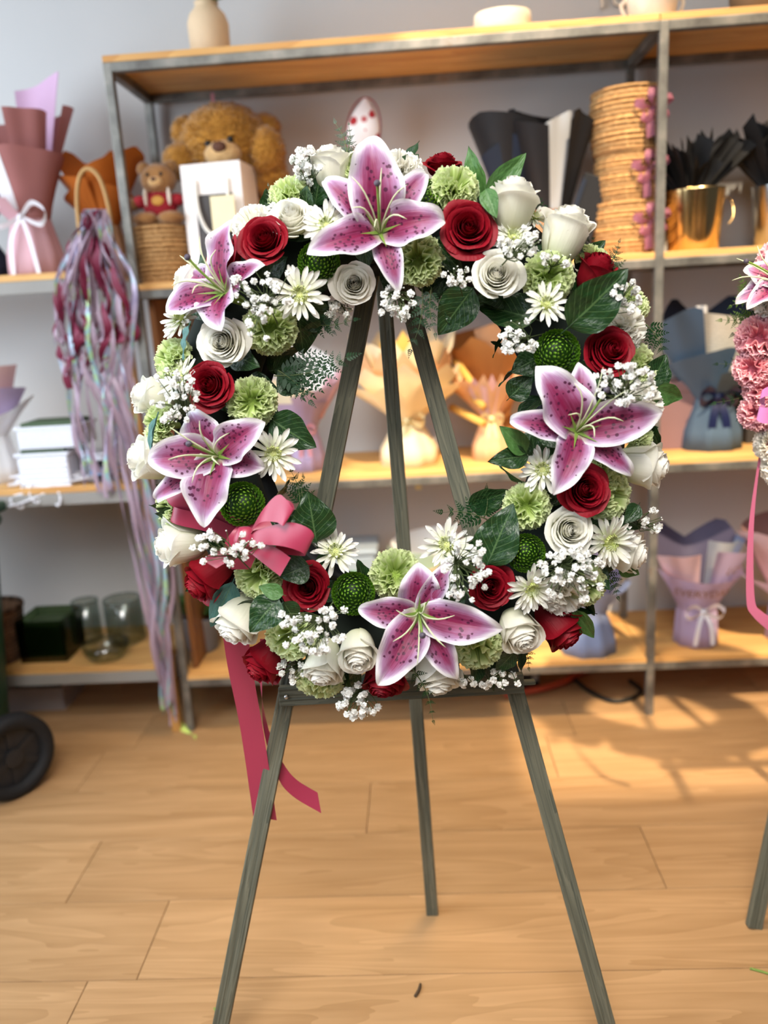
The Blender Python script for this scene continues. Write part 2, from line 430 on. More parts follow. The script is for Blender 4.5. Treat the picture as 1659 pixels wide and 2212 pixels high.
def carn_petal(mb, az, el, L, rnd, base, nu=22, nv=5):
    f = 0.95 + 0.25 * rnd.random(); ph = rnd.random() * 6; k1 = 6 + rnd.randint(0, 4); A = 0.15 + 0.06 * rnd.random()
    d = V((math.cos(el) * math.cos(az), math.cos(el) * math.sin(az), math.sin(el)))
    side = V((-math.sin(az), math.cos(az), 0)); nrm = d.cross(side)
    tw = rnd.uniform(-.5, .5); side2 = side * math.cos(tw) + nrm * math.sin(tw); nrm = d.cross(side2)
    bend = rnd.uniform(0.05, 0.35)
    def fn(u, v):
        s = u * 2 - 1; saw = 0.028 * ((round(u * nu) % 2) * 2 - 1) + 0.04 * math.sin(s * 7 + ph)
        l = L * v * (1 + (saw if v > 0.95 else 0) - 0.14 * s * s)
        p = base + d * l + side2 * (s * 0.52 * f * L * v ** 0.85)
        ruf = math.sin(s * k1 + ph) * A * v ** 1.5
        return p + nrm * (ruf - bend * v * v * L * 0.5)
    mb.grid(nu, nv, fn)
def carn_kit(seed, mat):
    rnd = random.Random(seed); core = MB()
    N = 46
    for i in range(N):
        x = (i + 0.5) / N; el = pi / 2 - math.acos(1 - 0.80 * x) * 1.0; az = i * 2.4 + rnd.uniform(-.3, .3)
        carn_petal(core, az, el, (0.84 if x < .25 else 0.92) + 0.12 * rnd.random(), rnd, V((math.cos(az), math.sin(az), 0)) * (0.16 * (1 - x)) + V((0, 0, -0.34)))
    outer = []
    for i in range(11):
        m = MB(); el = (0.02 if i % 2 else 0.25) + rnd.uniform(-.1, .1)
        carn_petal(m, i * 2 * pi / 11 + rnd.uniform(-.1, .1), el, 1.0 + 0.08 * rnd.random(), rnd, V((0, 0, -0.30)))
        outer.append(m.mesh('carnation_petal', mat))
    core.lathe([(0.05, -1.3), (0.16, -1.2), (0.2, -0.6), (0.3, -0.3)], 10)
    return core.mesh('carnation', mat), outer
def mum_kit(seed):
    rnd = random.Random(seed); mb = MB(); N = 230
    mb.ball((0, 0, -0.05), (0.62, 0.62, 0.42), 16, 10); mb.uv = [(0.5, 0.0)] * len(mb.v)
    for i in range(N):
        x = (i + 0.5) / N; ce = 1 - 1.3 * x; az = i * 2.39996
        th = math.acos(max(-1, ce)); d = V((math.sin(th) * math.cos(az), math.sin(th) * math.sin(az), math.cos(th) * 0.84)); n = d.normalized()
        tang = V((-math.sin(az), math.cos(az), 0)); inw = (V((0, 0, 1)) - n * n.z).normalized() if th > 0.06 else V((1, 0, 0))
        k = 0.62 + 0.38 * min(1, th / 0.7); dip = 0.10 * max(0, 1 - th / 0.55)
        L = 0.21 * k; w = 0.075 * k * rnd.uniform(.85, 1.15); b0 = d * (0.76 - dip); ln = rnd.uniform(.5, .9); sw = rnd.uniform(-.4, .4)
        def fn(u, v, b0=b0, n=n, tang=tang, inw=inw, L=L, w=w, ln=ln, sw=sw):
            s = u * 2 - 1; ww = w * (0.55 + 0.45 * math.sin(pi * min(1, v * 1.1))) * (1 - max(0, (v - .7) / .3) ** 2 * .75)
            a = s * 1.5; c = b0 + n * (L * v * (1 - .22 * v)) + inw * (L * ln * v * v * .7) + tang * (L * sw * v * .5)
            return c + tang * (ww * math.sin(a)) - inw * (ww * .75 * math.cos(a)) + n * (.0)
        mb.grid(4, 4, fn)
    return mb.mesh('button_mum', M_MUM)
def ray_mesh(seed):
    rnd = random.Random(seed); mb = MB(); bend = rnd.uniform(-0.1, 0.18); sd = rnd.uniform(-0.06, 0.06)
    def fn(u, v):
        s = u * 2 - 1; w = 0.098 * (0.5 + 0.5 * min(1, v * 1.5)) * (1 - max(0, (v - .72) / .28) ** 2.6 * .8)
        return (0.10 + 0.9 * v, w * s + sd * v * v, 0.05 * s * s * v - bend * v * v + 0.10 * v - 0.012 * math.cos(s * 9) * v)
    mb.grid(6, 8, fn); return mb.mesh('ray_petal', M_RAY)
RAYS = [ray_mesh(i) for i in range(5)]
def daisy_core(seed):
    rnd = random.Random(seed); mb = MB()
    for i in range(70):
        x = (i + 0.5) / 70; r = 0.27 * math.sqrt(x); az = i * 2.39996; L = 0.10 + 0.16 * x; lean = 0.15 + 0.75 * x
        d = V((math.cos(az), math.sin(az), 0)); side = V((-d.y, d.x, 0))
        w = 0.022 + 0.018 * x
        def fn(u, v, d=d, side=side, r=r, L=L, lean=lean, w=w):
            s = u * 2 - 1; ww = w * math.sin(pi * (0.25 + 0.6 * v))
            a = lean * (1 - 1.1 * v)
            return d * (r + L * v * math.sin(a) * 1.0) + V((0, 0, 0.02 + L * v)) + side * ww * s
        mb.grid(2, 3, fn)
    mb.lathe([(0.04, -0.5), (0.05, -0.2), (0.2, -0.06), (0.29, 0.0), (0.2, 0.06), (0.01, 0.08)], 14)
    return mb.mesh('daisy', M_DISC)
def gyp_blossom(seed):
    rnd = random.Random(seed); mb = MB(); N = 22
    for i in range(N):
        z = 1 - 1.75 * (i + 0.5) / N; a = i * 2.4 + rnd.uniform(-.3, .3); q = math.sqrt(max(0, 1 - z * z))
        d = V((q * math.cos(a), q * math.sin(a), z)); s1 = d.orthogonal().normalized(); s1.rotate(Matrix.Rotation(rnd.random() * 6, 3, d)); s2 = d.cross(s1)
        k = 0.8 + 0.3 * rnd.random()
        def fn(u, v, d=d, s1=s1, s2=s2, k=k):
            s = u * 2 - 1
            return d * (0.35 + 0.65 * v * k) + s1 * (s * 0.42 * math.sin(pi * (0.1 + 0.75 * v))) + s2 * (0.18 * math.sin(s * 3) * v + 0.3 * v * v)
        mb.grid(2, 2, fn)
    mb.ball((0, 0, -0.1), 0.5, 6, 4)
    return mb.mesh('blossom', M_GYP)
GYPS = [gyp_blossom(i) for i in range(4)]
BUDM = MB().ball((0, 0, 0), (0.5, 0.5, 0.62), 8, 6).mesh('bud', M_GYP)
def leaf_mesh(seed, mat, pointy=0.75):
    rnd = random.Random(seed); mb = MB(); sag = rnd.uniform(0.05, 0.2); wv = rnd.uniform(0.01, 0.03); cup = rnd.uniform(0.1, 0.22)
    def fn(u, v):
        s = u * 2 - 1; w = 0.5 * (math.sin(pi * v ** pointy) ** 0.85 if 0 < v < 1 else 0) * (1 - 0.25 * v)
        w *= 1.18
        return (v, w * s, cup * abs(s) * w - sag * (v - 0.3) ** 2 + wv * math.sin(v * 17 + s * 2) * abs(s))
    mb.grid(8, 14, fn); mb.tube([(-0.12, 0, -0.03), (0, 0, -0.012), (0.3, 0, -0.008)], [0.018, 0.014, 0.006], 5)
    return mb.mesh('leaf', mat)
LEAVES = {k: [leaf_mesh(i * 3 + j, m) for j in range(3)] for i, (k, m) in enumerate((('d', M_LEAF), ('m', M_LEAF2), ('b', M_LEAF3)))}
def pinna_mesh(mat, n=5):
    mb = MB()
    for k in range(n):
        t = (k + 0.4) / n; L = 0.36 * (1 - t) ** 0.55; x0 = 0.02 + 0.88 * t
        for sgn in (-1, 1):
            d = V((0.66, 0.75 * sgn, 0.10)); q = V((-d.y, d.x, 0)) * sgn
            a = V((x0, 0, 0)); b = len(mb.v)
            mb.v += [a, a + d * (L * .3) + q * (L * .26), a + d * (L * .7) + q * (L * .22), a + d * L, a + d * (L * .75) - q * (L * .10), a + d * (L * .35) - q * (L * .20)]
            mb.uv += [(.5, 0), (.8, .3), (.75, .7), (.5, 1), (.3, .7), (.2, .3)]
            mb.f.append(tuple(b + i for i in range(6)) if sgn > 0 else tuple(b + i for i in reversed(range(6))))
    b = len(mb.v); mb.v += [V((0.88, -0.045, 0)), V((1.04, 0, 0)), V((0.88, 0.045, 0))]; mb.uv += [(0, 0), (.5, 1), (1, 0)]; mb.f.append((b, b + 1, b + 2))
    mb.tube([(0, 0, 0), (0.95, 0, 0)], [0.014, 0.006], 4)
    return mb.mesh('pinna', mat, False)
PINNA = {'d': pinna_mesh(M_FERN), 'l': pinna_mesh(M_FERN2)}
ROSES = {('r', 0): [rose_kit(s, False, M_RED) for s in (1, 2, 3)], ('r', 1): [rose_kit(s, True, M_RED) for s in (4, 5)],
         ('w', 0): [rose_kit(s, False, M_WHITE) for s in (11, 12, 13)], ('w', 1): [rose_kit(s, True, M_WHITE) for s in (14, 15, 16)]}
CARN = {'g': [carn_kit(s, M_GCARN) for s in (21, 22, 23)], 'w': [carn_kit(s, M_WCARN) for s in (24, 25)], 'p': [carn_kit(s, M_PCARN) for s in (26, 27)]}
MUMS = [mum_kit(s) for s in (31, 32)]
DAISY = [daisy_core(s) for s in (41, 42)]

# ---------------------------------------------------------------- builders that put a flower at a place
def kit_flower(name, kit, parent, mtx, label=None):
    core, petals = kit
    o = link(name, core, parent, mtx)
    if label: o['label'] = label
    for p in petals: link(p.name.split('.')[0], p, o, local=Matrix.Identity(4))
    return o
def daisy(parent, mtx, seed, label=None, full=False):
    rnd = random.Random(seed); o = link('daisy', DAISY[seed % 2], parent, mtx)
    if label: o['label'] = label
    for ring, (n, el, sc) in enumerate(((15, -0.04, 1.0), (13, 0.16, 0.88), (10, 0.5, 0.6)) if not full else ((17, 0.0, 1.0), (16, 0.2, 0.92), (14, 0.45, 0.75))):
        for i in range(n):
            a = (i + 0.5 * ring) * 2 * pi / n + rnd.uniform(-.12, .12)
            m = Matrix.Rotation(a, 4, 'Z') @ Matrix.Rotation(-el + rnd.uniform(-.12, .12), 4, 'Y') @ Matrix.Scale(sc * rnd.uniform(.85, 1.06), 4)
            link('ray_petal', RAYS[rnd.randrange(5)], o, local=m)
    return o
def tepal_mesh(az, L, W, e0, e1, curl, seed):
    rnd = random.Random(seed); n = 22; pts = []; p = [0.0, 0.0]
    for k in range(n + 1):
        v = k / n; th = e0 + (e1 - e0) * v ** 1.2 - (curl * max(0, v - 0.72) / 0.28 if v > 0.72 else 0)
        pts.append((p[0], p[1], th)); p[0] += math.cos(th) / n; p[1] += math.sin(th) / n
    reach = max(q[0] for q in pts); k_ = L / reach
    a1, a2, ph = rnd.uniform(.08, .15), rnd.uniform(.03, .07), rnd.random() * 6
    d = V((math.cos(az), math.sin(az), 0)); side = V((-d.y, d.x, 0)); z = V((0, 0, 1))
    mb = MB()
    def fn(u, v):
        s = u * 2 - 1; x, h, th = pts[min(n, int(round(v * n)))]
        w = W * 0.5 * max(0.0, math.sin(pi * (0.07 + 0.925 * v) ** 0.86)) ** 0.92 * 1.06
        nrm = -d * math.sin(th) + z * math.cos(th)
        off = 0.30 * abs(s) ** 1.6 * w + w * (a1 * 2.2 * math.sin(v * 13 + ph + s) + a2 * math.sin(v * 24 + ph)) * abs(s) ** 2.5 - 0.10 * w * math.exp(-(s * 6) ** 2)
        return d * (x * k_) + z * (h * k_) + side * (w * s) + nrm * off
    mb.grid(12, n, fn); return mb.mesh('lily_petal', M_LILY)
def lily(parent, mtx, px2u, petals, label, seed, stig=(0.0, 0.0), stam=0.55):
    """petals: (image angle, length, width, curl, lift order)"""
    thr = MB().lathe([(0.02, -0.5), (0.07, -0.35), (0.10, -0.06), (0.05, 0.03), (0.0, 0.05)], 10)
    o = link('lily', thr.mesh('lily', M_GREEN), parent, mtx)
    o['label'] = label
    for i, (a, L, W, curl, inner) in enumerate(petals):
        me = tepal_mesh(math.radians(a), L * px2u, W * px2u, 0.75 if inner else 0.55, -0.42 if inner else -0.5, curl, seed * 10 + i)
        link('lily_petal', me, o, local=Matrix.Translation((0, 0, 0.0 if inner else -0.05)))
        st = MB(); az = math.radians(a); d = V((math.cos(az), math.sin(az), 0))
        def sf(u, v, d=d):
            s = u * 2 - 1; return d * (0.03 + 0.27 * v) + V((-d.y, d.x, 0)) * (s * 0.028 * (1 - v)) + V((0, 0, 0.05 + 0.23 * v))
        st.grid(2, 3, sf); link('nectary', st.mesh('nectary', M_GREEN), o, local=Matrix.Identity(4))
    rnd = random.Random(seed)
    sx, sy = stig
    for i in range(6):
        a = i * pi / 3 + 0.4; sp = 0.30 + 0.12 * rnd.random()
        p = [(0.02 * math.cos(a), 0.02 * math.sin(a), 0.0), (0.10 * math.cos(a) + sx * .3, 0.10 * math.sin(a) + sy * .3, stam * 0.5), (sp * 0.7 * math.cos(a) + sx * .6, sp * 0.7 * math.sin(a) + sy * .6, stam * 0.9), (sp * 1.2 * math.cos(a) + sx * .7, sp * 1.2 * math.sin(a) + sy * .7, stam * 1.0)]
        link('stamen', MB().tube(catmull(p, 8), [0.013] * 5 + [0.012, 0.012, 0.008, 0.003], 5).mesh('stamen', M_FIL), o, local=Matrix.Identity(4))
    pp = catmull([(0, 0, 0), (sx * .25, sy * .25, stam * .5), (sx * .7, sy * .7, stam * 1.0), (sx, sy, stam * 1.25)], 10)
    pis = link('pistil', MB().tube(pp, [0.018] * 8 + [0.017, 0.02, 0.028], 7).mesh('pistil', M_GREEN), o, local=Matrix.Identity(4))
    link('stigma', MB().ball(pp[-1], (0.048, 0.048, 0.04), 9, 6).mesh('stigma', M_STIG), o, local=Matrix.Identity(4))
    return o
def gyp_spray(parent, root, blossoms, label=None, stem_r=0.0006):
    """root: where the stalk leaves; blossoms: list of (world point, radius, facing)"""
    L0 = WM[parent].inverted(); mb = MB(); root = V(root)
    hub = root.lerp(sum((b[0] for b in blossoms), V()) / len(blossoms), 0.55)
    mb.tube([root, hub], stem_r * 1.5, 4, False)
    for (p, r, f) in blossoms:
        mid = hub.lerp(p, 0.5) + V((R.uniform(-1, 1), R.uniform(-1, 1), R.uniform(-1, 1))) * 0.006
        mb.tube([hub.lerp(mid, .1), mid, p - f * r * 0.5], stem_r, 4, False)
    mt = Matrix.Translation(root)
    mb.v = [q - root for q in mb.v]
    o = link('baby_breath', mb.mesh('baby_breath', M_STEM), parent, mt)
    if label: o['label'] = label
    for (p, r, f) in blossoms:
        if r < 0.0035: link('bud', BUDM, o, frame(p, f, None, R.random() * 6, r))
        else: link('blossom', GYPS[R.randrange(4)], o, frame(p, f, None, R.random() * 6, r))
    return o
def leaf(parent, base, tip, width, nrm, kind='d', roll=0.0, label=None):
    base, tip = V(base), V(tip); x = tip - base; L = x.length; x.normalize()
    z = (nrm - x * nrm.dot(x)).normalized()
    z.rotate(Matrix.Rotation(roll, 3, x)); y = z.cross(x)
    k = width / 0.98 / L
    m = Matrix(((x.x * L, y.x * L * k, z.x * L, base.x), (x.y * L, y.y * L * k, z.y * L, base.y), (x.z * L, y.z * L * k, z.z * L, base.z), (0, 0, 0, 1)))
    o = link('leaf', LEAVES[kind][R.randrange(3)], parent, m)
    if label: o['label'] = label
    return o
def fern(parent, base, tip, width, nrm, kind='d', droop=0.06, label=None):
    base, tip = V(base), V(tip); x = tip - base; L = x.length; x.normalize(); z = (nrm - x * nrm.dot(x)).normalized(); y = z.cross(x)
    side = R.choice((-1, 1)) * 0.08
    def P(t): return base + x * (L * t) + y * (side * L * math.sin(t * pi)) - z * (droop * L * t * t)
    mb = MB().tube([P(t / 8) - base for t in range(9)], [0.0011 * (1 - t / 10) for t in range(9)], 4)
    o = link('fern_frond', mb.mesh('fern_frond', M_STEM), parent, Matrix.Translation(base))
    if label: o['label'] = label
    n = max(4, int(L / 0.0150)); n = min(n, 8)
    for k in range(n):
        t = 0.12 + 0.85 * k / n
        pl = width * 0.66 * (1 - t * 0.86) * (0.7 + 0.3 * math.sin(min(1, t * 4) * pi / 2))
        tg = (P(min(1, t + .05)) - P(t)).normalized()
        for sg in (-1, 1):
            ya = (z.cross(tg)) * sg; d = (tg * 0.62 + ya * 0.78 - z * R.uniform(-.05, .2)).normalized()
            zz = (z - d * z.dot(d)).normalized(); yy = zz.cross(d); p = P(t)
            m = Matrix(((d.x, yy.x, zz.x, p.x), (d.y, yy.y, zz.y, p.y), (d.z, yy.z, zz.z, p.z), (0, 0, 0, 1))) @ Matrix.Diagonal((pl, pl * 0.95, pl, 1))
            link('pinna', PINNA[kind], o, m)
    e = P(0.95); m = frame(e, z, x, 0, width * 0.28); link('pinna', PINNA[kind], o, m)
    return o
def strip(A, B, n=24, sub=5, thick=0.0):
    """ribbon between two edges (lists of points)"""
    a = catmull(A, n); b = catmull(B, n); mb = MB()
    mb.grid(sub, n, lambda u, v: a[int(round(v * n))].lerp(b[int(round(v * n))], u)); return mb
# ---------------------------------------------------------------- easel
M_EASEL = mat_wood('weathered grey green wood', '#3b4037', '#74715f', 0.7, (150, 150, 6.0), bump=0.4)
M_SCREW = plain('zinc screw', '#c9c9c9', 0.3, 0.1, 40, 0.5, 0.9)
def beam(name, a, b, w, t, par, face=V((0, -1, 0)), mat=None):
    a, b = V(a), V(b); z = (b - a); L = z.length; z.normalize(); y = (-face - z * (-face).dot(z)).normalized(); x = y.cross(z)
    m = Matrix(((x.x, y.x, z.x, a.x), (x.y, y.y, z.y, a.y), (x.z, y.z, z.z, a.z), (0, 0, 0, 1)))
    return link(name, MB().box((0, 0, L / 2), (w, t, L)).mesh(name, mat or M_EASEL, False, 0.0015), par, m)
FOOT_L = at_z(462, 2290); FOOT_R = at_z(1332, 2290); FOOT_B = at_z(934, 1972)
LEAN = math.radians(9.0)
WN = V((0, -math.cos(LEAN), math.sin(LEAN)))              # wreath faces this way
FY = (FOOT_L + FOOT_R) / 2
easel = thing('easel', 'slim grey green wooden tripod easel holding the rose and lily wreath', 'easel', (FY.x, (FY.y + FOOT_B.y) / 2, 0))
def on_legs(px, py, off=0.0): return at_plane(px, py, FY + WN * off, WN)
TOP_L = on_legs(818, 470); TOP_R = on_legs(838, 470)
TOP_L = FOOT_L + (on_legs(787, 660) - FOOT_L) * ((on_legs(787, 430) - FOOT_L).z / (on_legs(787, 660) - FOOT_L).z)
TOP_R = FOOT_R + (on_legs(907, 740) - FOOT_R) * ((on_legs(860, 430) - FOOT_R).z / (on_legs(907, 740) - FOOT_R).z)
beam('leg', FOOT_L, TOP_L, 0.027, 0.018, easel, WN)
beam('leg', FOOT_R, TOP_R, 0.027, 0.018, easel, WN)
TB = (TOP_L + TOP_R) / 2 - WN * 0.03
dB = at_y(831, 650, TB.y + 0.03) - FOOT_B
TOP_B = FOOT_B + dB * ((TB.z - 0.0) / dB.z)
beam('back_leg', FOOT_B, TOP_B, 0.024, 0.018, easel, V((0, -1, 0)))
tm = (TOP_L + TOP_R) / 2
beam('top_block', tm + V((-.055, 0, -.05)) - WN * .018, tm + V((.055, 0, -.05)) - WN * .018, 0.05, 0.016, easel, WN)
for (ya, yb) in ((1504, 1476),):
    A = on_legs(604, 1503, 0.017); B = on_legs(1131, 1474, 0.017)
    u = (B - A).normalized(); vv = WN.cross(u).normalized()
    if vv.z < 0: vv = -vv
    beam('crossbar_slat', A + vv * 0.0085, B + vv * 0.0085, 0.0135, 0.016, easel, WN)
    beam('crossbar_slat', A - vv * 0.0085, B - vv * 0.0085, 0.0135, 0.016, easel, WN)
    beam('crossbar_spacer', A, A + u * 0.40, 0.006, 0.015, easel, WN)
    for q in (A + u * 0.012, B - u * 0.012):
        link('screw', MB().lathe([(0.0001, 0.002), (0.003, 0.002), (0.0034, 0.0)], 12).mesh('screw', M_SCREW), easel, frame(q + WN * 0.0085, WN))
link('bolt', MB().lathe([(0.0001, 0.003), (0.004, 0.003), (0.0045, 0.0)], 12).mesh('bolt', M_SCREW), easel, frame((FOOT_L + (TOP_L - FOOT_L) * .93) + WN * 0.009, WN))

# ---------------------------------------------------------------- the wreath
WC = on_legs(858, 930, 0.088)
WU = V((0, math.sin(LEAN), math.cos(LEAN)))
RA, RB, RT = 0.268, 0.298, 0.095
def wp(px, py, d=0.0): return at_plane(px, py, WC + WN * d, WN)
def ring_pos(px, py):
    q = wp(px, py) - WC; x, y = q.x, q.dot(WU); a = math.atan2(y / RB, x / RA)
    c = V((RA * math.cos(a), RB * math.sin(a))); rad = V((math.cos(a) / RA, math.sin(a) / RB)).normalized()
    s = (V((x, y)) - c).dot(rad) / RT
    return s, V((rad.x, 0, 0)) + WU * rad.y
def tube_place(px, py, lift=0.0, face=None):
    s, rad = ring_pos(px, py); k = max(-0.92, min(0.92, s * 0.8)); ph = math.asin(k)
    d = RT * 0.72 * math.cos(ph) + lift
    p = wp(px, py, d)
    if face is None: f = WN * math.cos(ph) + rad * math.sin(ph)
    else:
        fx, fy = face; q = math.sqrt(max(0.02, 1 - fx * fx - fy * fy)); f = RIGHT * fx + UP * fy - FWD * q
    return p, f.normalized()
CLOCK = ['three', 'two', 'one', 'twelve', 'eleven', 'ten', 'nine', 'eight', 'seven', 'six', 'five', 'four']
def where(px, py):
    a = math.degrees(math.atan2(-(py - 930), px - 858)) % 360
    rr = math.hypot((px - 858) / 400, (py - 930) / 445)
    return ('%s at %s o\'clock of the wreath' % ('on the outer rim' if rr > 1.15 else 'beside the opening' if rr < 0.85 else 'in the middle band', CLOCK[int(round(a / 30)) % 12]))
wroot = wp(858, 1500)
wreath = thing('funeral_wreath', 'round standing wreath of red and white roses, spotted pink lilies and lime carnations', 'wreath', wroot)
M_FOAM = plain('dark wet floral foam', '#101a12', 0.9, 0.3, 60)
ring = MB(); 
def torus(u, v):
    a = 2 * pi * u; b = 2 * pi * v; c = V((RA * math.cos(a), 0, 0)) + WU * (RB * math.sin(a)); rad = V((math.cos(a) / RA, 0, 0)) + WU * (math.sin(a) / RB); rad.normalize()
    return c + rad * (0.058 * math.cos(b)) + WN * (0.050 * math.sin(b) - 0.012)
ring.grid(72, 16, torus)
link('foam_ring', ring.mesh('foam_ring', M_FOAM), wreath, Matrix.Translation(WC))
M_BACK = plain('dark plastic backing', '#14181f', 0.5)
tr = MB()
def torus2(u, v):
    a = 2 * pi * u; b = 2 * pi * v; c = V(((RA) * math.cos(a), 0, 0)) + WU * (RB * math.sin(a)); rad = V((math.cos(a) / RA, 0, 0)) + WU * (math.sin(a) / RB); rad.normalize()
    return c + rad * (0.066 * math.cos(b)) + WN * (0.006 * math.sin(b) - 0.064)
tr.grid(72, 8, torus2)
link('backing_tray', tr.mesh('backing_tray', M_BACK), wreath, Matrix.Translation(WC))
# filler leaves tucked round the ring
for i in range(150):
    a = 2 * pi * i / 150 + R.uniform(-.04, .04); b = R.uniform(-0.5, pi + 0.5)
    c = V((RA * math.cos(a), 0, 0)) + WU * (RB * math.sin(a)); rad = (V((math.cos(a) / RA, 0, 0)) + WU * (math.sin(a) / RB)).normalized()
    tn = WN.cross(rad); n = rad * math.cos(b) + WN * math.sin(b)
    p = WC + c + rad * (0.058 * math.cos(b)) + WN * (0.05 * math.sin(b) - 0.012)
    d = (tn * R.uniform(-1, 1) + rad * math.cos(b) * 0.9 + n * 0.35).normalized()
    leaf(wreath, p, p + d * R.uniform(.045, .065), R.uniform(.028, .04), n, 'd', R.uniform(-.4, .4))

NAMEC = {'r': 'dark red', 'w': 'creamy white'}
for (c, x, y, r, bud, fc, lift) in (
    ('r', 570, 517, 62, 0, (-.12, .12), .022), ('r', 478, 560, 62, 0, (-.75, .25), -.012), ('r', 1012, 493, 68, 0, (.02, .02), .02), ('r', 957, 352, 50, 0, (.05, .85), -.03),
    ('r', 452, 832, 60, 0, (-.12, .02), .015), ('r', 1286, 590, 52, 1, (.35, .75), 0), ('r', 1320, 757, 61, 0, (.12, .08), .015), ('r', 1265, 1058, 62, 0, (.06, .02), .03),
    ('r', 1060, 1268, 57, 0, (.04, .02), .015), ('r', 663, 1268, 57, 0, (-.04, .02), .015), ('r', 452, 1248, 62, 1, (-.70, -.55), 0), ('r', 580, 1425, 60, 1, (-.6, -.65), -.02),
    ('r', 1205, 1350, 62, 1, (.55, -.70), -.01), ('r', 830, 1455, 60, 1, (-.1, -.88), -.02),
    ('w', 628, 467, 60, 0, (-.1, .42), .005), ('w', 765, 612, 52, 0, (.0, -.12), .015), ('w', 478, 738, 61, 0, (-.08, -.15), .012), ('w', 1073, 590, 60, 0, (-.05, .0), .022),
    ('w', 1108, 440, 66, 1, (.1, .88), .01), ('w', 1222, 505, 70, 1, (.25, .84), .01), ('w', 714, 365, 58, 1, (-.1, .9), -.015), ('w', 330, 860, 54, 1, (-.85, .25), -.02),
    ('w', 332, 992, 66, 1, (-.88, .12), -.01), ('w', 388, 1176, 62, 1, (-.9, -.05), .005), ('w', 520, 1335, 66, 1, (-.45, -.78), -.005), ('w', 700, 1432, 58, 1, (-.15, -.85), 0),
    ('w', 773, 1405, 56, 1, (0, -.62), .02), ('w', 943, 1445, 66, 1, (.1, -.9), -.005), ('w', 1120, 1360, 58, 1, (.25, -.6), .01), ('w', 1233, 1145, 59, 0, (.04, .03), .022),
    ('w', 1348, 1190, 58, 1, (.88, -.2), -.02), ('w', 1388, 1003, 64, 1, (.88, -.15), 0), ('w', 418, 612, 50, 1, (-.8, .45), -.01)):
    p, f = tube_place(x, y, lift, fc)
    if bud: f = f
    kits = ROSES[(c, bud)]
    kit_flower('rose', kits[R.randrange(len(kits))], wreath, frame(p, f, None, R.random() * 6, m_px(r, p) * (1.02 if bud else 0.98)),
               '%s %s rose %s' % (NAMEC[c], 'half open' if bud else 'wide open', where(x, y)))
for (c, x, y, r, fc, lift) in (
    ('g', 785, 350, 56, (0, .7), -.02), ('g', 620, 405, 46, (-.3, .6), -.01), ('g', 903, 558, 53, (0, -.1), .012), ('g', 985, 387, 52, (.1, .55), .012), ('g', 1192, 590, 54, None, .015),
    ('g', 583, 705, 56, (.05, -.1), .012), ('g', 543, 864, 52, (.1, 0), .012), ('g', 358, 772, 46, (-.7, .2), 0), ('g', 330, 915, 44, (-.8, 0), 0), ('g', 358, 1098, 46, (-.8, -.2), .0),
    ('g', 550, 1245, 52, (-.3, -.15), .01), ('g', 855, 1235, 54, (0, .3), .01), ('g', 1140, 1093, 50, (-.1, 0), .015), ('g', 1328, 1070, 56, (.6, -.1), .0), ('g', 1322, 1010, 50, (.4, .2), 0),
    ('g', 1395, 790, 50, (.8, .1), -.01), ('g', 1392, 935, 44, (.8, 0), -.01), ('g', 618, 1385, 54, (-.35, -.4), .01), ('g', 687, 1485, 52, (-.1, -.85), -.01), ('g', 1035, 1408, 54, (.1, -.5), .005),
    ('g', 1275, 1270, 50, (.5, -.4), 0), ('g', 1378, 645, 42, (.7, .4), -.02), ('g', 1290, 548, 38, (.4, .7), -.03),
    ('w', 868, 345, 48, (.1, .75), -.01), ('w', 538, 470, 46, (-.4, .5), -.005), ('w', 1368, 700, 52, (.7, .2), 0), ('w', 1408, 870, 50, (.75, .0), 0), ('w', 1228, 1292, 50, (.3, -.5), .01)):
    p, f = tube_place(x, y, lift, fc)
    kits = CARN[c]
    kit_flower('carnation', kits[R.randrange(len(kits))], wreath, frame(p - f * m_px(r * .25, p), f, None, R.random() * 6, m_px(r, p) * 1.0), '%s ruffled carnation %s' % ('lime green' if c == 'g' else 'white', where(x, y)))
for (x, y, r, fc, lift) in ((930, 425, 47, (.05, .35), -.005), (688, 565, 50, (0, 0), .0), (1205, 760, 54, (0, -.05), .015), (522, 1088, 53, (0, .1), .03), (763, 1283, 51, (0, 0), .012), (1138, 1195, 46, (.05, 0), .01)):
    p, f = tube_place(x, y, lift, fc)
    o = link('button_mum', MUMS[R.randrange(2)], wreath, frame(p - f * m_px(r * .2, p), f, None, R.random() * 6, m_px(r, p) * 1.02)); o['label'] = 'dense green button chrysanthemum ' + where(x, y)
for i, (x, y, r, fc, lift, full) in enumerate(((705, 487, 56, (0, .15), .03, 0), (648, 637, 66, (0, -.1), .02, 0), (392, 690, 52, (-.55, .3), .005, 1), (590, 980, 62, (.1, -.1), .03, 0), (725, 1192, 57, (.1, .45), .01, 0),
    (965, 1178, 62, (-.05, .35), .012, 0), (1180, 657, 52, (.05, .2), .03, 0), (1108, 512, 50, (.05, .3), .005, 1), (1172, 1015, 54, (-.25, .1), .01, 0), (1147, 1272, 56, (.2, -.25), .02, 1), (1315, 1170, 66, (.35, -.2), .012, 1), (388, 822, 56, (-.45, .4), .005, 1), (1152, 470, 42, (.3, .6), -.01, 1))):
    p, f = tube_place(x, y, lift, fc)
    daisy(wreath, frame(p, f, None, R.random() * 6, m_px(r, p)), i, 'white daisy chrysanthemum with pale green centre ' + where(x, y), full)
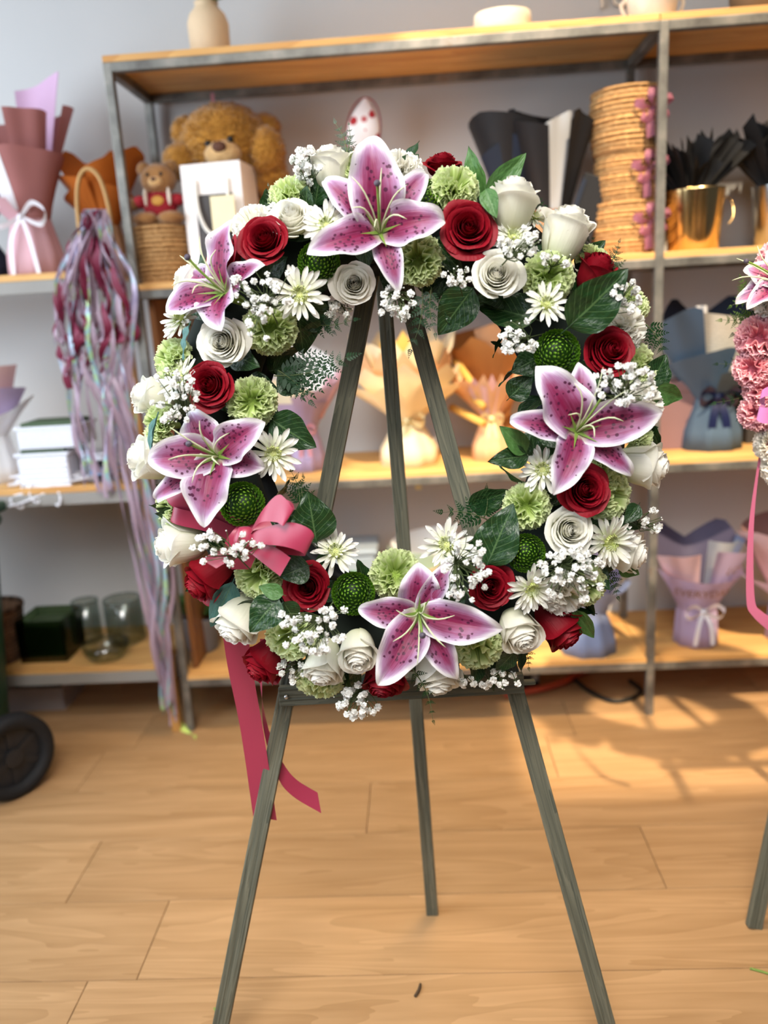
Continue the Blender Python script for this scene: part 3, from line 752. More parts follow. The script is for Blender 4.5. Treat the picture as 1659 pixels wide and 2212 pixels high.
# lilies: angle, length, width, tip curl, broad inner petal
LIL = [
 (820, 503, (.03, -.02), .045, [(97, 190, 112, .5, 1), (52, 165, 70, .9, 0), (8, 140, 88, .9, 1), (-72, 135, 58, .5, 0), (200, 165, 78, .5, 1), (137, 165, 70, .9, 0)], (-.05, .45), 'large spotted pink lily at the top of the wreath'),
 (487, 632, (-.5, .12), .04, [(72, 150, 72, .3, 1), (148, 120, 66, .6, 0), (192, 145, 72, .5, 1), (-84, 95, 92, .4, 1), (22, 110, 56, .9, 0), (-130, 70, 60, .5, 0)], (-.1, .28), 'spotted pink lily turned to the side near the left shoulder of the wreath'),
 (470, 985, (-.08, .0), .045, [(122, 118, 80, .5, 0), (32, 130, 82, .5, 1), (184, 145, 92, .6, 1), (-97, 155, 98, .3, 1), (-14, 105, 72, .7, 0), (215, 165, 50, 1.4, 0)], (-.2, .12), 'spotted pink lily on the left side of the wreath above the ribbon bow'),
 (1245, 932, (.05, .0), .045, [(126, 165, 104, .3, 1), (88, 150, 66, .5, 0), (12, 178, 92, .3, 1), (-38, 155, 56, .7, 0), (-113, 150, 80, .3, 1), (171, 145, 62, 1.4, 0)], (.22, .5), 'spotted pink lily on the right side of the wreath'),
 (905, 1325, (.0, -.02), .045, [(90, 110, 88, .4, 0), (60, 138, 50, .5, 0), (-9, 178, 86, .3, 1), (-60, 165, 66, .4, 0), (-121, 172, 92, .3, 1), (176, 132, 66, .9, 0)], (.02, -.2), 'spotted pink lily at the bottom of the wreath'),
]
for i, (x, y, fc, lift, pet, stig, lab) in enumerate(LIL):
    p, f = tube_place(x, y, lift - .02, fc); sc = m_px(150, p)
    lily(wreath, frame(p, f, None, 0, sc), 1 / 150.0, pet, lab, 50 + i, stig)
# leaves: base, tip, width in photo pixels, kind, depth at base and tip
for (bx, by, tx, ty, w, k, d0, d1, roll) in (
    (1052, 428, 1138, 330, 50, 'm', .06, .07, .35), (1042, 430, 1010, 315, 44, 'm', .05, .06, -.6), (1048, 408, 1072, 470, 34, 'm', .09, .10, .2), (1228, 708, 1360, 582, 92, 'd', .10, .125, .25),
    (1022, 622, 945, 725, 78, 'd', .05, .03, 0), (1160, 690, 1026, 655, 80, 'd', .05, .02, .3), (1165, 772, 1105, 803, 55, 'd', .05, .06, 0), (583, 905, 680, 968, 78, 'd', .05, .06, .2),
    (684, 1172, 664, 1060, 86, 'd', .06, .07, .2), (1052, 1222, 1108, 1088, 84, 'd', .08, .09, -.2), (1012, 1095, 1102, 1062, 54, 'd', .04, .05, .3), (1138, 978, 1080, 920, 42, 'm', .08, .10, .2),
    (1142, 984, 1056, 996, 44, 'd', .08, .10, .1), (1160, 1000, 1148, 935, 36, 'd', .06, .07, 0), (1412, 842, 1476, 862, 50, 'm', .04, .03, .5), (1405, 835, 1440, 765, 60, 'd', .03, .02, .3),
    (1402, 915, 1426, 972, 30, 'd', .03, .02, .8), (408, 702, 393, 778, 34, 'b', .14, .13, 1.0), (338, 900, 324, 992, 24, 'b', .10, .10, .9), (503, 1258, 455, 1358, 54, 'b', .06, .05, -.4),
    (602, 1292, 537, 1366, 64, 'd', .12, .13, .2), (612, 1300, 640, 1345, 46, 'd', .10, .09, 0), (612, 1285, 558, 1266, 30, 'm', .12, .12, .2), (668, 1222, 604, 1246, 56, 'd', .10, .11, .3),
    (1240, 1318, 1284, 1380, 38, 'm', .06, .04, .3), (1330, 1120, 1388, 1142, 32, 'd', .04, .03, 0), (1338, 1222, 1382, 1242, 34, 'm', .03, .02, .3), (1112, 1408, 1070, 1452, 34, 'd', .06, .04, 0),
    (642, 655, 655, 768, 84, 'd', .05, .03, 0), (670, 655, 706, 706, 50, 'd', .05, .02, 0), (868, 370, 905, 330, 36, 'd', .04, .03, 0), (700, 700, 640, 690, 40, 'd', .04, .04, 0), (590, 800, 660, 780, 50, 'd', .03, .03, .4),
    (1380, 1090, 1350, 1130, 34, 'd', .05, .06, 0), (640, 850, 600, 800, 50, 'd', .04, .04, 0), (1000, 690, 960, 650, 50, 'd', .03, .04, 0), (1100, 860, 1150, 810, 50, 'd', .04, .05, 0)):
    leaf(wreath, wp(bx, by, d0), wp(tx, ty, d1), m_px(w, wp(bx, by)), WN, k, roll)
for (bx, by, tx, ty, w, k, d0, d1) in (
    (592, 812, 752, 768, 130, 'd', .05, .05), (600, 800, 668, 868, 84, 'd', .05, .05), (672, 700, 765, 688, 60, 'd', .04, .06),
    (912, 625, 884, 758, 78, 'd', .05, .05), (932, 620, 942, 722, 60, 'd', .05, .05), (648, 1095, 628, 1018, 74, 'd', .05, .06), (660, 1095, 655, 1030, 40, 'd', .05, .06), (1052, 1122, 955, 1108, 84, 'd', .04, .06), (1045, 1120, 1050, 1058, 60, 'd', .04, .05),
    (888, 1440, 936, 1565, 46, 'd', .09, .08), (1312, 575, 1338, 520, 46, 'd', .06, .05), (1320, 580, 1350, 562, 30, 'd', .06, .05), (750, 340, 722, 262, 56, 'd', .03, .02), (745, 332, 702, 322, 34, 'd', .03, .02), (748, 335, 752, 265, 36, 'd', .03, .02),
    (1140, 430, 1178, 445, 40, 'd', .05, .04), (1240, 540, 1282, 515, 40, 'd', .05, .04), (1305, 1235, 1335, 1292, 56, 'd', .04, .03), (1395, 700, 1436, 770, 76, 'd', .03, .02), (582, 455, 578, 398, 34, 'd', .04, .03), (1128, 1392, 1142, 1445, 44, 'd', .06, .05),
    (1130, 1400, 1085, 1450, 40, 'd', .05, .05), (690, 680, 720, 715, 50, 'd', .04, .04)):
    fern(wreath, wp(bx, by, d0), wp(tx, ty, d1), m_px(w, wp(bx, by)), WN, k)
# baby's breath: centre, spread, count, root, depth
for (x, y, sx, sy, n, rx, ry, dep) in (
    (662, 360, 34, 42, 26, 670, 450, .05), (570, 622, 72, 52, 30, 600, 700, .13), (858, 655, 40, 44, 24, 850, 600, .09), (985, 592, 34, 26, 12, 1000, 640, .10), (1120, 525, 52, 36, 18, 1060, 600, .13),
    (1112, 732, 50, 46, 20, 1180, 720, .10), (1350, 640, 40, 40, 16, 1290, 690, .10), (1348, 830, 70, 44, 36, 1330, 900, .14), (372, 858, 56, 62, 36, 420, 930, .13), (492, 1182, 84, 42, 24, 540, 1230, .15),
    (678, 1355, 90, 56, 40, 720, 1300, .14), (1000, 1225, 56, 82, 36, 960, 1200, .14), (1232, 1238, 76, 62, 46, 1190, 1200, .12), (1402, 1128, 30, 28, 12, 1330, 1130, .05), (770, 1515, 52, 36, 26, 800, 1450, .04), (632, 1452, 40, 24, 18, 680, 1420, .04),
    (1080, 1470, 44, 20, 14, 1090, 1420, .04), (740, 668, 36, 22, 12, 720, 620, .04), (1000, 1472, 30, 16, 7, 990, 1430, .05), (1205, 560, 40, 20, 8, 1180, 600, .10), (560, 700, 30, 40, 8, 560, 650, .14), (600, 455, 26, 16, 6, 600, 500, .05)):
    bl = []
    for i in range(int(n * 1.65)):
        a = R.random() * 6.283; q = math.sqrt(R.random()); px, py = x + sx * q * math.cos(a), y + sy * q * math.sin(a)
        p = wp(px, py, dep + R.uniform(-.015, .018)); r = m_px(R.choice((3, 3.5, 6.5, 7.5, 8, 8.5, 9)), p)
        f = (WN + V((R.uniform(-.6, .6), 0, R.uniform(-.6, .6)))).normalized()
        bl.append((p, r, f))
    gyp_spray(wreath, wp(rx, ry, dep - .05), bl, "spray of tiny white baby's breath " + where(x, y))
# satin bow on the left
def mat_satin(name, c1, c2, rough=0.38):
    t = NT(name); u, v = t.uv(); w = t.noise(1, 2, t.coord('UV', (60, 1, 1)))
    col = t.mix(t.math('MULTIPLY', w, 0.4), lin(c1), lin(c2)); t.bump(w, 0.03, 0.01)
    return t.done(col, rough, 0.6, 0, 0.12, sheen=0.1)
M_SATIN = mat_satin('rose pink satin ribbon', '#a93350', '#942a47')
def rib(A, B, d, n=26, name='bow_loop'):
    a = [wp(x, y, q) for (x, y, q) in A]; b = [wp(x, y, q) for (x, y, q) in B]
    return link(name, strip(a, b, n).mesh(name, M_SATIN), bow, Matrix.Identity(4))
bow = link('bow', MB().ball((0, 0, 0), (0.016, 0.012, 0.016), 12, 8, lambda d: 1 + 0.15 * math.sin(d.z * 9)).mesh('bow', M_SATIN), wreath, Matrix.Translation(wp(530, 1165, .11)))
bow['label'] = 'glossy rose pink satin bow with long hanging tails'
# each loop is a strip whose two edges are listed: x, y in the photo and height above the ring
rib([(520, 1160, .06), (440, 1118, .065), (378, 1098, .07), (358, 1072, .065), (375, 1050, .05), (410, 1033, .045)], [(525, 1120, .06), (470, 1098, .065), (415, 1062, .08), (402, 1032, .075), (410, 1028, .06), (430, 1040, .05)], 0)
rib([(525, 1180, .06), (450, 1150, .07), (378, 1132, .07), (372, 1120, .05), (420, 1110, .04)], [(530, 1150, .06), (460, 1118, .07), (385, 1098, .075), (380, 1092, .055), (430, 1095, .04)], 0)
rib([(535, 1165, .11), (560, 1130, .135), (596, 1128, .15), (612, 1136, .16), (618, 1120, .145), (590, 1100, .12)], [(545, 1140, .11), (570, 1098, .135), (604, 1068, .15), (634, 1100, .16), (630, 1085, .145), (600, 1072, .12)], 0)
rib([(530, 1170, .11), (560, 1175, .13), (610, 1180, .15), (645, 1190, .155), (660, 1200, .15), (640, 1200, .125), (590, 1195, .11)], [(535, 1150, .11), (570, 1140, .13), (625, 1128, .15), (668, 1142, .165), (678, 1162, .16), (655, 1165, .13), (600, 1170, .11)], 0)
rib([(530, 1185, .10), (560, 1210, .12), (605, 1245, .135)], [(540, 1165, .10), (590, 1180, .13), (628, 1205, .14)], 0, name='bow_tail')
rib([(520, 1170, .10), (480, 1185, .13), (440, 1208, .14), (465, 1225, .14)], [(535, 1185, .10), (505, 1205, .13), (470, 1226, .14), (468, 1227, .14)], 0, name='bow_tail')
rib([(520, 1130, .09), (500, 1150, .10), (485, 1180, .10), (500, 1230, .09)], [(580, 1120, .09), (590, 1150, .10), (560, 1190, .10), (540, 1230, .09)], 0)
# hanging tails, behind the flowers and in front of the left leg
rib([(470, 1280, .0), (490, 1430, -.03), (520, 1580, -.07), (547, 1764, -.10)], [(526, 1280, .0), (545, 1440, -.03), (572, 1600, -.07), (598, 1772, -.10)], 0, 30, 'ribbon_tail')
rib([(562, 1380, -.06), (562, 1480, -.08), (585, 1590, -.10), (628, 1672, -.105), (686, 1712, -.11)], [(572, 1380, -.06), (566, 1480, -.075), (572, 1590, -.09), (612, 1700, -.10), (694, 1757, -.105)], 0, 30, 'ribbon_tail')
# ---------------------------------------------------------------- goods on the shelves
def paper(name, hexc, rough=0.7, trans=0.2): return plain(name, hexc, rough, 0.05, 14, 0.3, trans=trans)
def px_at(px, z, Y):
    """world x of pixel column px on height z at distance Y"""
    lo, hi = -200, 2400
    for _ in range(40):
        mid = (lo + hi) / 2
        if at_y(px, mid, Y).z > z: lo = mid
        else: hi = mid
    return at_y(px, lo, Y).x
def sheet(a0, a1, r0, r1, h0, h1, top=None, rwob=0.0, n=14, thick=0.0, lean=0.0, seed=0):
    """piece of a paper cone: angle a0..a1, radius r0 at h0 .. r1 at h1; top(u) lowers / raises the rim"""
    rnd = random.Random(seed); ph = rnd.random() * 6; mb = MB()
    def fn(u, v):
        a = a0 + (a1 - a0) * u; hh = h1 + (top(u) if top else 0); z = h0 + (hh - h0) * v
        r = r0 + (r1 - r0) * (v ** 1.15) + rwob * v * math.sin(u * 9 + ph)
        return (r * math.cos(a), r * math.sin(a) + lean * v, z)
    mb.grid(n, 8, fn); return mb
def ribbon_bow(par, c, s, mat, tails=0.12, face=-1, w=0.012):
    """two loops, a knot and two tails at c (local), size s"""
    c = V(c)
    for sg in (-1, 1):
        pts = catmull([c, c + V((sg * s * .6, -s * .25, s * .45)), c + V((sg * s * 1.1, -s * .3, s * .1)), c + V((sg * s * .8, -s * .2, -s * .35)), c], 16)
        link('bow_loop', strip([p + V((0, -w / 3, w / 2)) for p in pts], [p - V((0, -w / 3, w / 2)) for p in pts], 16, 2).mesh('bow_loop', mat), par, local=Matrix.Identity(4))
        t = catmull([c, c + V((sg * s * .35, -s * .35, -tails * .4)), c + V((sg * s * .5, -s * .3, -tails))], 12)
        link('ribbon_tail', strip([p + V((-w / 2, 0, 0)) for p in t], [p + V((w / 2, 0, 0)) for p in t], 12, 2).mesh('ribbon_tail', mat), par, local=Matrix.Identity(4))
    link('bow_knot', MB().ball(c + V((0, -.004, 0)), (w * .7, w * .6, w * .7), 8, 6).mesh('bow_knot', mat), par, local=Matrix.Identity(4))
def wrap_base(par, rb, rw, hw, mat, pleat=0.05):
    prof = [(rb, 0), (rb * .96, hw * .35), (rw * 1.08, hw * .85), (rw, hw), (rw * 1.15, hw * 1.12)]
    link('wrap_base', MB().lathe(prof, 36, wob=lambda a, t: 1 + pleat * math.sin(a * 9)).mesh('wrap_base', mat), par, local=Matrix.Identity(4))
def bouquet(label, px, z, Y, rb, rw, hw, base_mat, sheets, bow=None, bows=0.03, tails=0.1, group=None, dx=0.0, bw=0.012):
    root = thing('wrapped_bouquet', label, 'bouquet wrap', (px_at(px, z, Y) + dx, Y, z), group)
    wrap_base(root, rb, rw, hw, base_mat)
    for i, (a0, a1, r1, h1, mat, top) in enumerate(sheets):
        m = sheet(math.radians(a0), math.radians(a1), rw * (0.9 + .04 * i), r1, hw * 0.98, h1, top, 0.006, seed=i)
        link('paper_sheet', m.mesh('paper_sheet', mat), root, local=Matrix.Identity(4))
    if bow: ribbon_bow(root, (0, -rw * 1.15, hw), bows, bow, tails, w=bw)
    return root
def peak(h, at=0.5, sharp=1.0): return lambda u: h * (1 - abs(u - at) / max(at, 1 - at)) ** sharp
def zig(h, n): return lambda u: h * (1 - 2 * abs((u * n) % 1 - 0.5))
P_PINK = paper('dusty rose paper', '#b07572'); P_PINK2 = paper('pale pink paper', '#dcaeb6'); P_LIL = paper('lilac paper', '#d3aecb')
P_WHITE = paper('white tissue', '#eceaea'); P_ORANGE = paper('orange paper', '#c46a24'); P_TAN = paper('tan paper', '#b88a66')
P_LAV = paper('lavender paper', '#b9a6c6'); P_CREAM = paper('cream mesh paper', '#f0dfba'); P_PEACH = paper('peach paper', '#e8b98d'); P_YEL = paper('straw yellow paper', '#e0b45c')
P_KRAFT = paper('kraft paper', '#b0743c'); P_BLUE = paper('slate blue paper', '#4f6377'); P_NAVY = paper('navy paper', '#232c3d'); P_DUSK = paper('dusky purple paper', '#514c62'); P_BLK = paper('black paper', '#1d1d20', 0.5, 0.05)
P_MAUVE = paper('mauve paper', '#8b6a68'); P_GREYB = paper('blue grey paper', '#8b97b8'); P_MINT = paper('mint paper', '#b8cdb4'); P_BLUSH = paper('blush paper', '#e0b9b8'); P_GREY = paper('grey tissue', '#b7b9bd')
M_WRIB = plain('white satin ribbon', '#eceaf0', 0.35, 0.03, 10, trans=0.2); M_CRIB = plain('cream ribbon', '#ecdca6', 0.4, 0.05, 10, trans=0.2); M_NRIB = plain('navy ribbon', '#161d3f', 0.35, 0.1, 10)
M_PRIB = plain('pink cord', '#c98a92', 0.5)

# wicker
def mat_wicker(name, c1, c2, n=26):
    t = NT(name); u, v = t.uv()
    a = t.math('SINE', t.math('MULTIPLY', v, n * 6.283)); b = t.noise(1, 4, t.coord('UV', (50, n, 1)))
    f = t.math('ADD', t.math('MULTIPLY', a, 0.25), b)
    col = t.ramp(f, [(0.25, lin(c1)), (0.8, lin(c2))]); t.bump(f, 0.8, 0.02); return t.done(col, 0.75, 0.3)
M_WICK = mat_wicker('woven seagrass', '#a07040', '#e0b076', 14); M_WICK2 = mat_wicker('dark wicker', '#4f3626', '#8d6a50', 14)
def coil_basket(par, r0, r1, z0, h, coils, mat, name='basket_wall', shape=None, c=(0, 0)):
    """basket wall built of stacked rope coils"""
    prof = []
    for k in range(coils):
        t = (k + 0.5) / coils; r = (r0 + (r1 - r0) * t) * (shape(t) if shape else 1); ch = h / coils
        for q in (-0.5, -0.2, 0.2): prof.append((r + (0.0042 if abs(q) < .3 else 0), z0 + ch * (k + 0.5 + q)))
    prof.append((prof[-1][0], z0 + h)); prof.append((prof[-1][0] - 0.008, z0 + h)); prof.append((r0 - 0.008, z0 + 0.006)); prof.append((0.001, z0 + 0.006))
    return link(name, MB().lathe(prof, 32, (c[0], c[1], 0)).mesh(name, mat), par, local=Matrix.Identity(4))

# ---- top board
v0 = thing('ceramic_vase', 'tall beige ridged vase with green leaves on top of the shelving', 'vase', (px_at(458, ST[3], 2.36), 2.36, ST[3]))
M_VASE = plain('beige stoneware', '#d8bd9b', 0.7, 0.06, 30)
s_ = m_px(1, at_y(458, 100, 2.36))
link('vase_body', MB().lathe([(34 * s_, 0), (41 * s_, 6 * s_), (43 * s_, 40 * s_), (44 * s_, 78 * s_), (38 * s_, 96 * s_), (27 * s_, 108 * s_), (24 * s_, 114 * s_), (26 * s_, 120 * s_), (22 * s_, 120 * s_), (20 * s_, 100 * s_)], 36,
     wob=lambda a, t: 1).mesh('vase_body', M_VASE), v0, local=Matrix.Identity(4))
for i in range(9):
    a = i * 2.4; b = V((0, 0, 116 * s_)) + WM[v0].translation; d = V((math.cos(a), math.sin(a) * .8, R.uniform(.1, .9))).normalized()
    leaf(v0, b + d * .012, b + d * R.uniform(.06, .09), .025, V((0, -.5, 1)), 'm', R.uniform(-.4, .4))
def bowl(label, name, px, Y, prof, mat, cat, oval=1.0):
    o = thing(name, label, cat, (px_at(px, ST[3], Y), Y, ST[3])); k = m_px(1, at_y(px, 40, Y))
    link('bowl_body', MB().lathe([(r * k, z * k) for r, z in prof], 36).mesh('bowl_body', mat), o, local=Matrix.Diagonal((1, oval, 1, 1))); return o
M_CER = plain('white glazed ceramic', '#ece3d3', 0.35, 0.03, 8)
bowl('low white oval ceramic bowl on top of the shelving', 'ceramic_bowl', 1086, 2.32, [(54, 0), (60, 4), (62, 30), (60, 46), (56, 46), (54, 12), (1, 10)], M_CER, 'bowl', 0.8)
pot = bowl('white tapered planter with small handles at the right of the top board', 'planter_pot', 1408, 2.34, [(40, 0), (44, 4), (52, 40), (56, 75), (52, 76), (48, 44), (1, 20)], M_CER, 'pot')
k = m_px(1, at_y(1408, 40, 2.34))
for sg in (-1, 1):
    link('handle', MB().tube(catmull([(sg * 50 * k, 0, 60 * k), (sg * 66 * k, 0, 50 * k), (sg * 58 * k, 0, 28 * k), (sg * 48 * k, 0, 22 * k)], 10), 4 * k, 8).mesh('handle', M_CER), pot, local=Matrix.Identity(4))
bowl('brown earthenware bowl at the far right of the top board', 'earthenware_bowl', 1640, 2.34, [(44, 0), (54, 8), (62, 40), (64, 70), (60, 70), (55, 30), (1, 12)], plain('brown earthenware', '#7d6548', 0.6, 0.1, 20), 'bowl')
# wall lettering, only its lower ends in view
M_LET = plain('cream wall letter', '#d9cfc0', 0.6)
def text_mesh(txt, size, mat, extrude=0.0, shear=0):
    cu = bpy.data.curves.new('lettering', 'FONT'); cu.body = txt; cu.size = size; cu.align_x = 'CENTER'; cu.extrude = extrude; cu.resolution_u = 2
    ob = bpy.data.objects.new('lettering', cu); COL.objects.link(ob); dg = bpy.context.evaluated_depsgraph_get(); dg.update()
    me = bpy.data.meshes.new_from_object(ob.evaluated_get(dg)); bpy.data.objects.remove(ob); me.materials.clear(); me.materials.append(mat); return me
p = at_y(1322, 16, 2.59)
tag(link('wall_lettering', text_mesh('TG', 0.075, M_LET, 0.006), None, Matrix.Translation(p) @ Matrix.Rotation(pi / 2, 4, 'X')), 'small cream raised letters on the wall above the top board', 'letters')

# ---- second board (bears, baskets, black wraps)
Z3 = ST[2]
def fur(mb, c, r, n, L, rnd, dirs=None):
    c = V(c); r = V(r)
    for i in range(n):
        z = 1 - 2 * (i + .5) / n; a = i * 2.39996; q = math.sqrt(1 - z * z); d = V((q * math.cos(a), q * math.sin(a), z))
        if d.y > 0.45: continue
        p = c + V((d.x * r.x, d.y * r.y, d.z * r.z)); t = d.orthogonal().normalized(); t.rotate(Matrix.Rotation(rnd.random() * 6, 3, d)); s2 = d.cross(t)
        l = L * rnd.uniform(.6, 1.2); w = L * 0.42; tip = p + d * l + t * l * 0.7 + V((0, 0, -.3 * l)); b = len(mb.v)
        mb.v += [p + t * w, p - t * w * .5 + s2 * w, p - t * w * .5 - s2 * w, tip]; mb.uv += [(0, 0), (1, 0), (.5, 0), (.5, 1)]
        mb.f += [(b, b + 1, b + 3), (b + 1, b + 2, b + 3), (b + 2, b, b + 3)]
def mat_fur(name, c1, c2):
    t = NT(name); n = t.noise(55, 4, t.coord('Object')); u, v = t.uv()
    col = t.mix(n, lin(c1), lin(c2)); t.bump(n, .6, .01); return t.done(col, .85, .2, sheen=.4)
M_BEAR = mat_fur('golden brown plush', '#95601c', '#cf933a'); M_MUZ = mat_fur('tan plush', '#c79a63', '#e0b983'); M_NOSE = plain('brown embroidered nose', '#5a3524', .7); M_EYE = plain('black bead eye', '#120d0a', .2)
BY = 2.42
bp = at_y(487, 318, BY); k = m_px(1, bp); rnd = random.Random(3)
bear = thing('teddy_bear', 'large golden brown teddy bear sitting behind the white gift bag', 'teddy bear', (bp.x, BY, Z3))
hz = bp.z - Z3
def bpart(name, specs, mat, furL=0, n=0):
    mb = MB()
    for (x, y, z, rx, ry, rz_) in specs:
        c = (x * k, y * k, hz + z * k); r = (rx * k, ry * k, rz_ * k)
        mb.ball(c, r, 28, 18, lambda d: 1 + 0.05 * noise.noise(d * 5))
        if furL: fur(mb, c, r, n, furL, rnd)
    return link(name, mb.mesh(name, mat), bear, local=Matrix.Identity(4))
bpart('head', [(0, 0, 8, 92, 66, 78), (4, -6, 30, 72, 56, 50)], M_BEAR, 0.011, 1900)
bpart('ear', [(-80, 14, 38, 34, 24, 32)], M_BEAR, 0.010, 500); bpart('ear', [(84, 20, 34, 32, 22, 30)], M_BEAR, 0.010, 500)
bpart('paw', [(-92, -20, -26, 38, 34, 36), (-62, -14, -55, 34, 32, 30)], M_BEAR, 0.010, 500); bpart('paw', [(92, -22, -20, 36, 34, 50), (96, -8, -70, 34, 30, 44)], M_BEAR, 0.010, 500)
hb = hz / k - 62
bpart('body', [(0, 30, -hb / 2 - 60, 80, 56, hb / 2 + 12)], M_BEAR, 0.010, 700)
bpart('muzzle', [(6, -62, -26, 38, 28, 27)], M_MUZ, 0.004, 300); bpart('nose', [(5, -88, -15, 15, 8, 11)], M_NOSE)
bpart('eye', [(-22, -68, -4, 7, 6, 7)], M_EYE); bpart('eye', [(26, -68, 2, 7, 6, 7)], M_EYE)
# little bear on a basket
LBY = 2.32; xb = px_at(362, Z3, LBY); k2 = m_px(1, at_y(362, 550, LBY))
b1 = thing('seagrass_basket', 'round seagrass basket under the small bear in a red shirt', 'basket', (xb, LBY, Z3))
coil_basket(b1, 52 * k2, 60 * k2, 0, 118 * k2, 10, M_WICK, 'basket_wall')
link('basket_lid', MB().lathe([(58 * k2, 114 * k2), (60 * k2, 118 * k2), (40 * k2, 122 * k2), (1 * k2, 123 * k2)], 32, cap=False).mesh('basket_lid', M_WICK), b1, local=Matrix.Identity(4))
b2p = V((xb + 8 * k2, LBY - 0.015, Z3 + 123 * k2)); lb = thing('teddy_bear', 'small brown teddy bear in a red shirt sitting on a seagrass basket', 'teddy bear', b2p)
M_LB = mat_fur('light brown plush', '#8a5c33', '#b3824e'); M_SHIRT = plain('red knit shirt', '#8f1420', .85, .12, 60, bump=.2); M_PATCH = plain('gold shirt patch', '#c08a35', .6); M_CUFF = plain('cream trim', '#e2d4c4', .8)
def lpart(name, specs, mat, f=0):
    mb = MB()
    for (x, y, z, rx, ry, rz_) in specs:
        mb.ball((x * k2, y * k2, z * k2), (rx * k2, ry * k2, rz_ * k2), 20, 12, lambda d: 1 + 0.03 * noise.noise(d * 6))
        if f: fur(mb, (x * k2, y * k2, z * k2), (rx * k2, ry * k2, rz_ * k2), 260, .005, rnd)
    return link(name, mb.mesh(name, mat), lb, local=Matrix.Identity(4))
lpart('shirt', [(0, 0, 36, 36, 26, 36)], M_SHIRT); lpart('head', [(2, 0, 88, 36, 30, 32)], M_LB, 1); lpart('ear', [(-28, 4, 112, 12, 8, 12)], M_LB, 1); lpart('ear', [(30, 4, 112, 12, 8, 12)], M_LB, 1)
lpart('sleeve', [(-40, -4, 46, 18, 14, 13)], M_SHIRT); lpart('sleeve', [(38, -4, 46, 16, 14, 13)], M_SHIRT); lpart('hand', [(-58, -6, 42, 13, 11, 11)], M_LB, 1)
lpart('leg', [(-26, -24, 8, 26, 22, 14)], M_LB, 1); lpart('leg', [(26, -24, 8, 26, 22, 14)], M_LB, 1)
lpart('trim', [(-24, -20, 52, 4, 5, 18)], M_CUFF); lpart('trim', [(26, -20, 52, 4, 5, 18)], M_CUFF); lpart('shirt_patch', [(2, -25, 44, 13, 3, 10)], M_PATCH)
lpart('muzzle', [(2, -26, 80, 15, 12, 11)], M_MUZ); lpart('nose', [(2, -37, 84, 6, 4, 4)], M_NOSE); lpart('eye', [(-12, -27, 95, 4, 3, 4)], M_EYE); lpart('eye', [(16, -27, 95, 4, 3, 4)], M_EYE)
# window gift bag
GY = 2.27; xa = px_at(420, Z3, GY); kg = m_px(1, at_y(470, 500, GY)); gw, gh, gd = 132 * kg, 240 * kg, 0.13
bag = thing('gift_bag', 'white window gift bag with rope handle and cream tag in front of the large bear', 'gift bag', (xa + gw / 2, GY + gd / 2, Z3), rz=-0.12)
M_BAG = plain('white card', '#eee6e2', .6, .03, 8); M_CORD = plain('white cotton cord', '#e9e4dc', .8); M_FILM = plain('dark window film', '#4a4340', .15, .25, 25); M_TAG = plain('cream tag', '#ecdcb2', .7)
fr = MB(); fy = -gd / 2
for (x0, x1, z0, z1) in ((-.5, -.30, 0, 1), (.34, .5, 0, 1), (-.30, .34, 0, .10), (-.30, .34, .74, 1)): fr.box(((x0 + x1) / 2 * gw, fy, (z0 + z1) / 2 * gh), ((x1 - x0) * gw, .003, (z1 - z0) * gh))
link('front_panel', fr.mesh('front_panel', M_BAG, False), bag, local=Matrix.Identity(4))
sd = MB().box((-gw / 2, 0, gh / 2), (.002, gd, gh)).box((gw / 2, 0, gh / 2), (.002, gd, gh)).box((0, gd / 2, gh / 2), (gw, .002, gh)).box((0, 0, .0015), (gw, gd, .003))
link('side_panels', sd.mesh('side_panels', M_BAG, False), bag, local=Matrix.Identity(4))
link('window', MB().box((0.02 * gw, fy + .004, .42 * gh), (.64 * gw, .001, .64 * gh)).mesh('window', M_FILM, False), bag, local=Matrix.Identity(4))
link('rope_handle', MB().tube(catmull([(-.26 * gw, fy - .004, .86 * gh), (-.24 * gw, fy - .012, .6 * gh), (-.1 * gw, fy - .016, .42 * gh), (.12 * gw, fy - .016, .40 * gh), (.26 * gw, fy - .012, .58 * gh), (.28 * gw, fy - .004, .86 * gh)], 24), .005, 8).mesh('rope_handle', M_CORD), bag, local=Matrix.Identity(4))
link('tag', MB().box((.20 * gw, fy - .022, .56 * gh), (.40 * gw, .002, .30 * gh)).mesh('tag', M_TAG, False), bag, local=Matrix.Identity(4))
# little heart patterned balloon
def mat_hearts():
    t = NT('white foil with red hearts'); vo = t.new('ShaderNodeTexVoronoi'); vo.inputs['Scale'].default_value = 34; t.link(t.coord('Object'), vo.inputs['Vector'])
    col = t.mix(t.math('LESS_THAN', vo.outputs['Distance'], .38), lin('#efe6e4'), lin('#b3242c')); return t.done(col, .3, .5)
hp = at_y(785, 282, 2.44); kh = m_px(1, hp); hb_ = thing('stick_balloon', 'pointed white foil balloon printed with red hearts behind the wreath top', 'balloon', (hp.x, 2.44, Z3))
mb = MB(); hb0 = hp.z - Z3
def bal(u, v):
    a = 2 * pi * u; r = math.sin(pi * min(.985, v + .015)) ** .75; return (36 * kh * r * math.cos(a) + 16 * kh * (v - .5), 12 * kh * r * math.sin(a), hb0 + (v - .5) * 128 * kh)
link('balloon_skin', mb.grid(24, 14, bal).mesh('balloon_skin', mat_hearts()), hb_, local=Matrix.Identity(4))
link('rim', MB().tube([(V(bal(u / 32 * .5, 0)) * 0 + V((37 * kh * math.cos(2 * pi * u / 32) + 16 * kh * math.sin(2 * pi * u / 32) * .5, 0, hb0 + 65 * kh * math.sin(2 * pi * u / 32)))) for u in range(33)], .002, 5).mesh('rim', plain('red foil rim', '#8e1f28', .3)), hb_, local=Matrix.Identity(4))
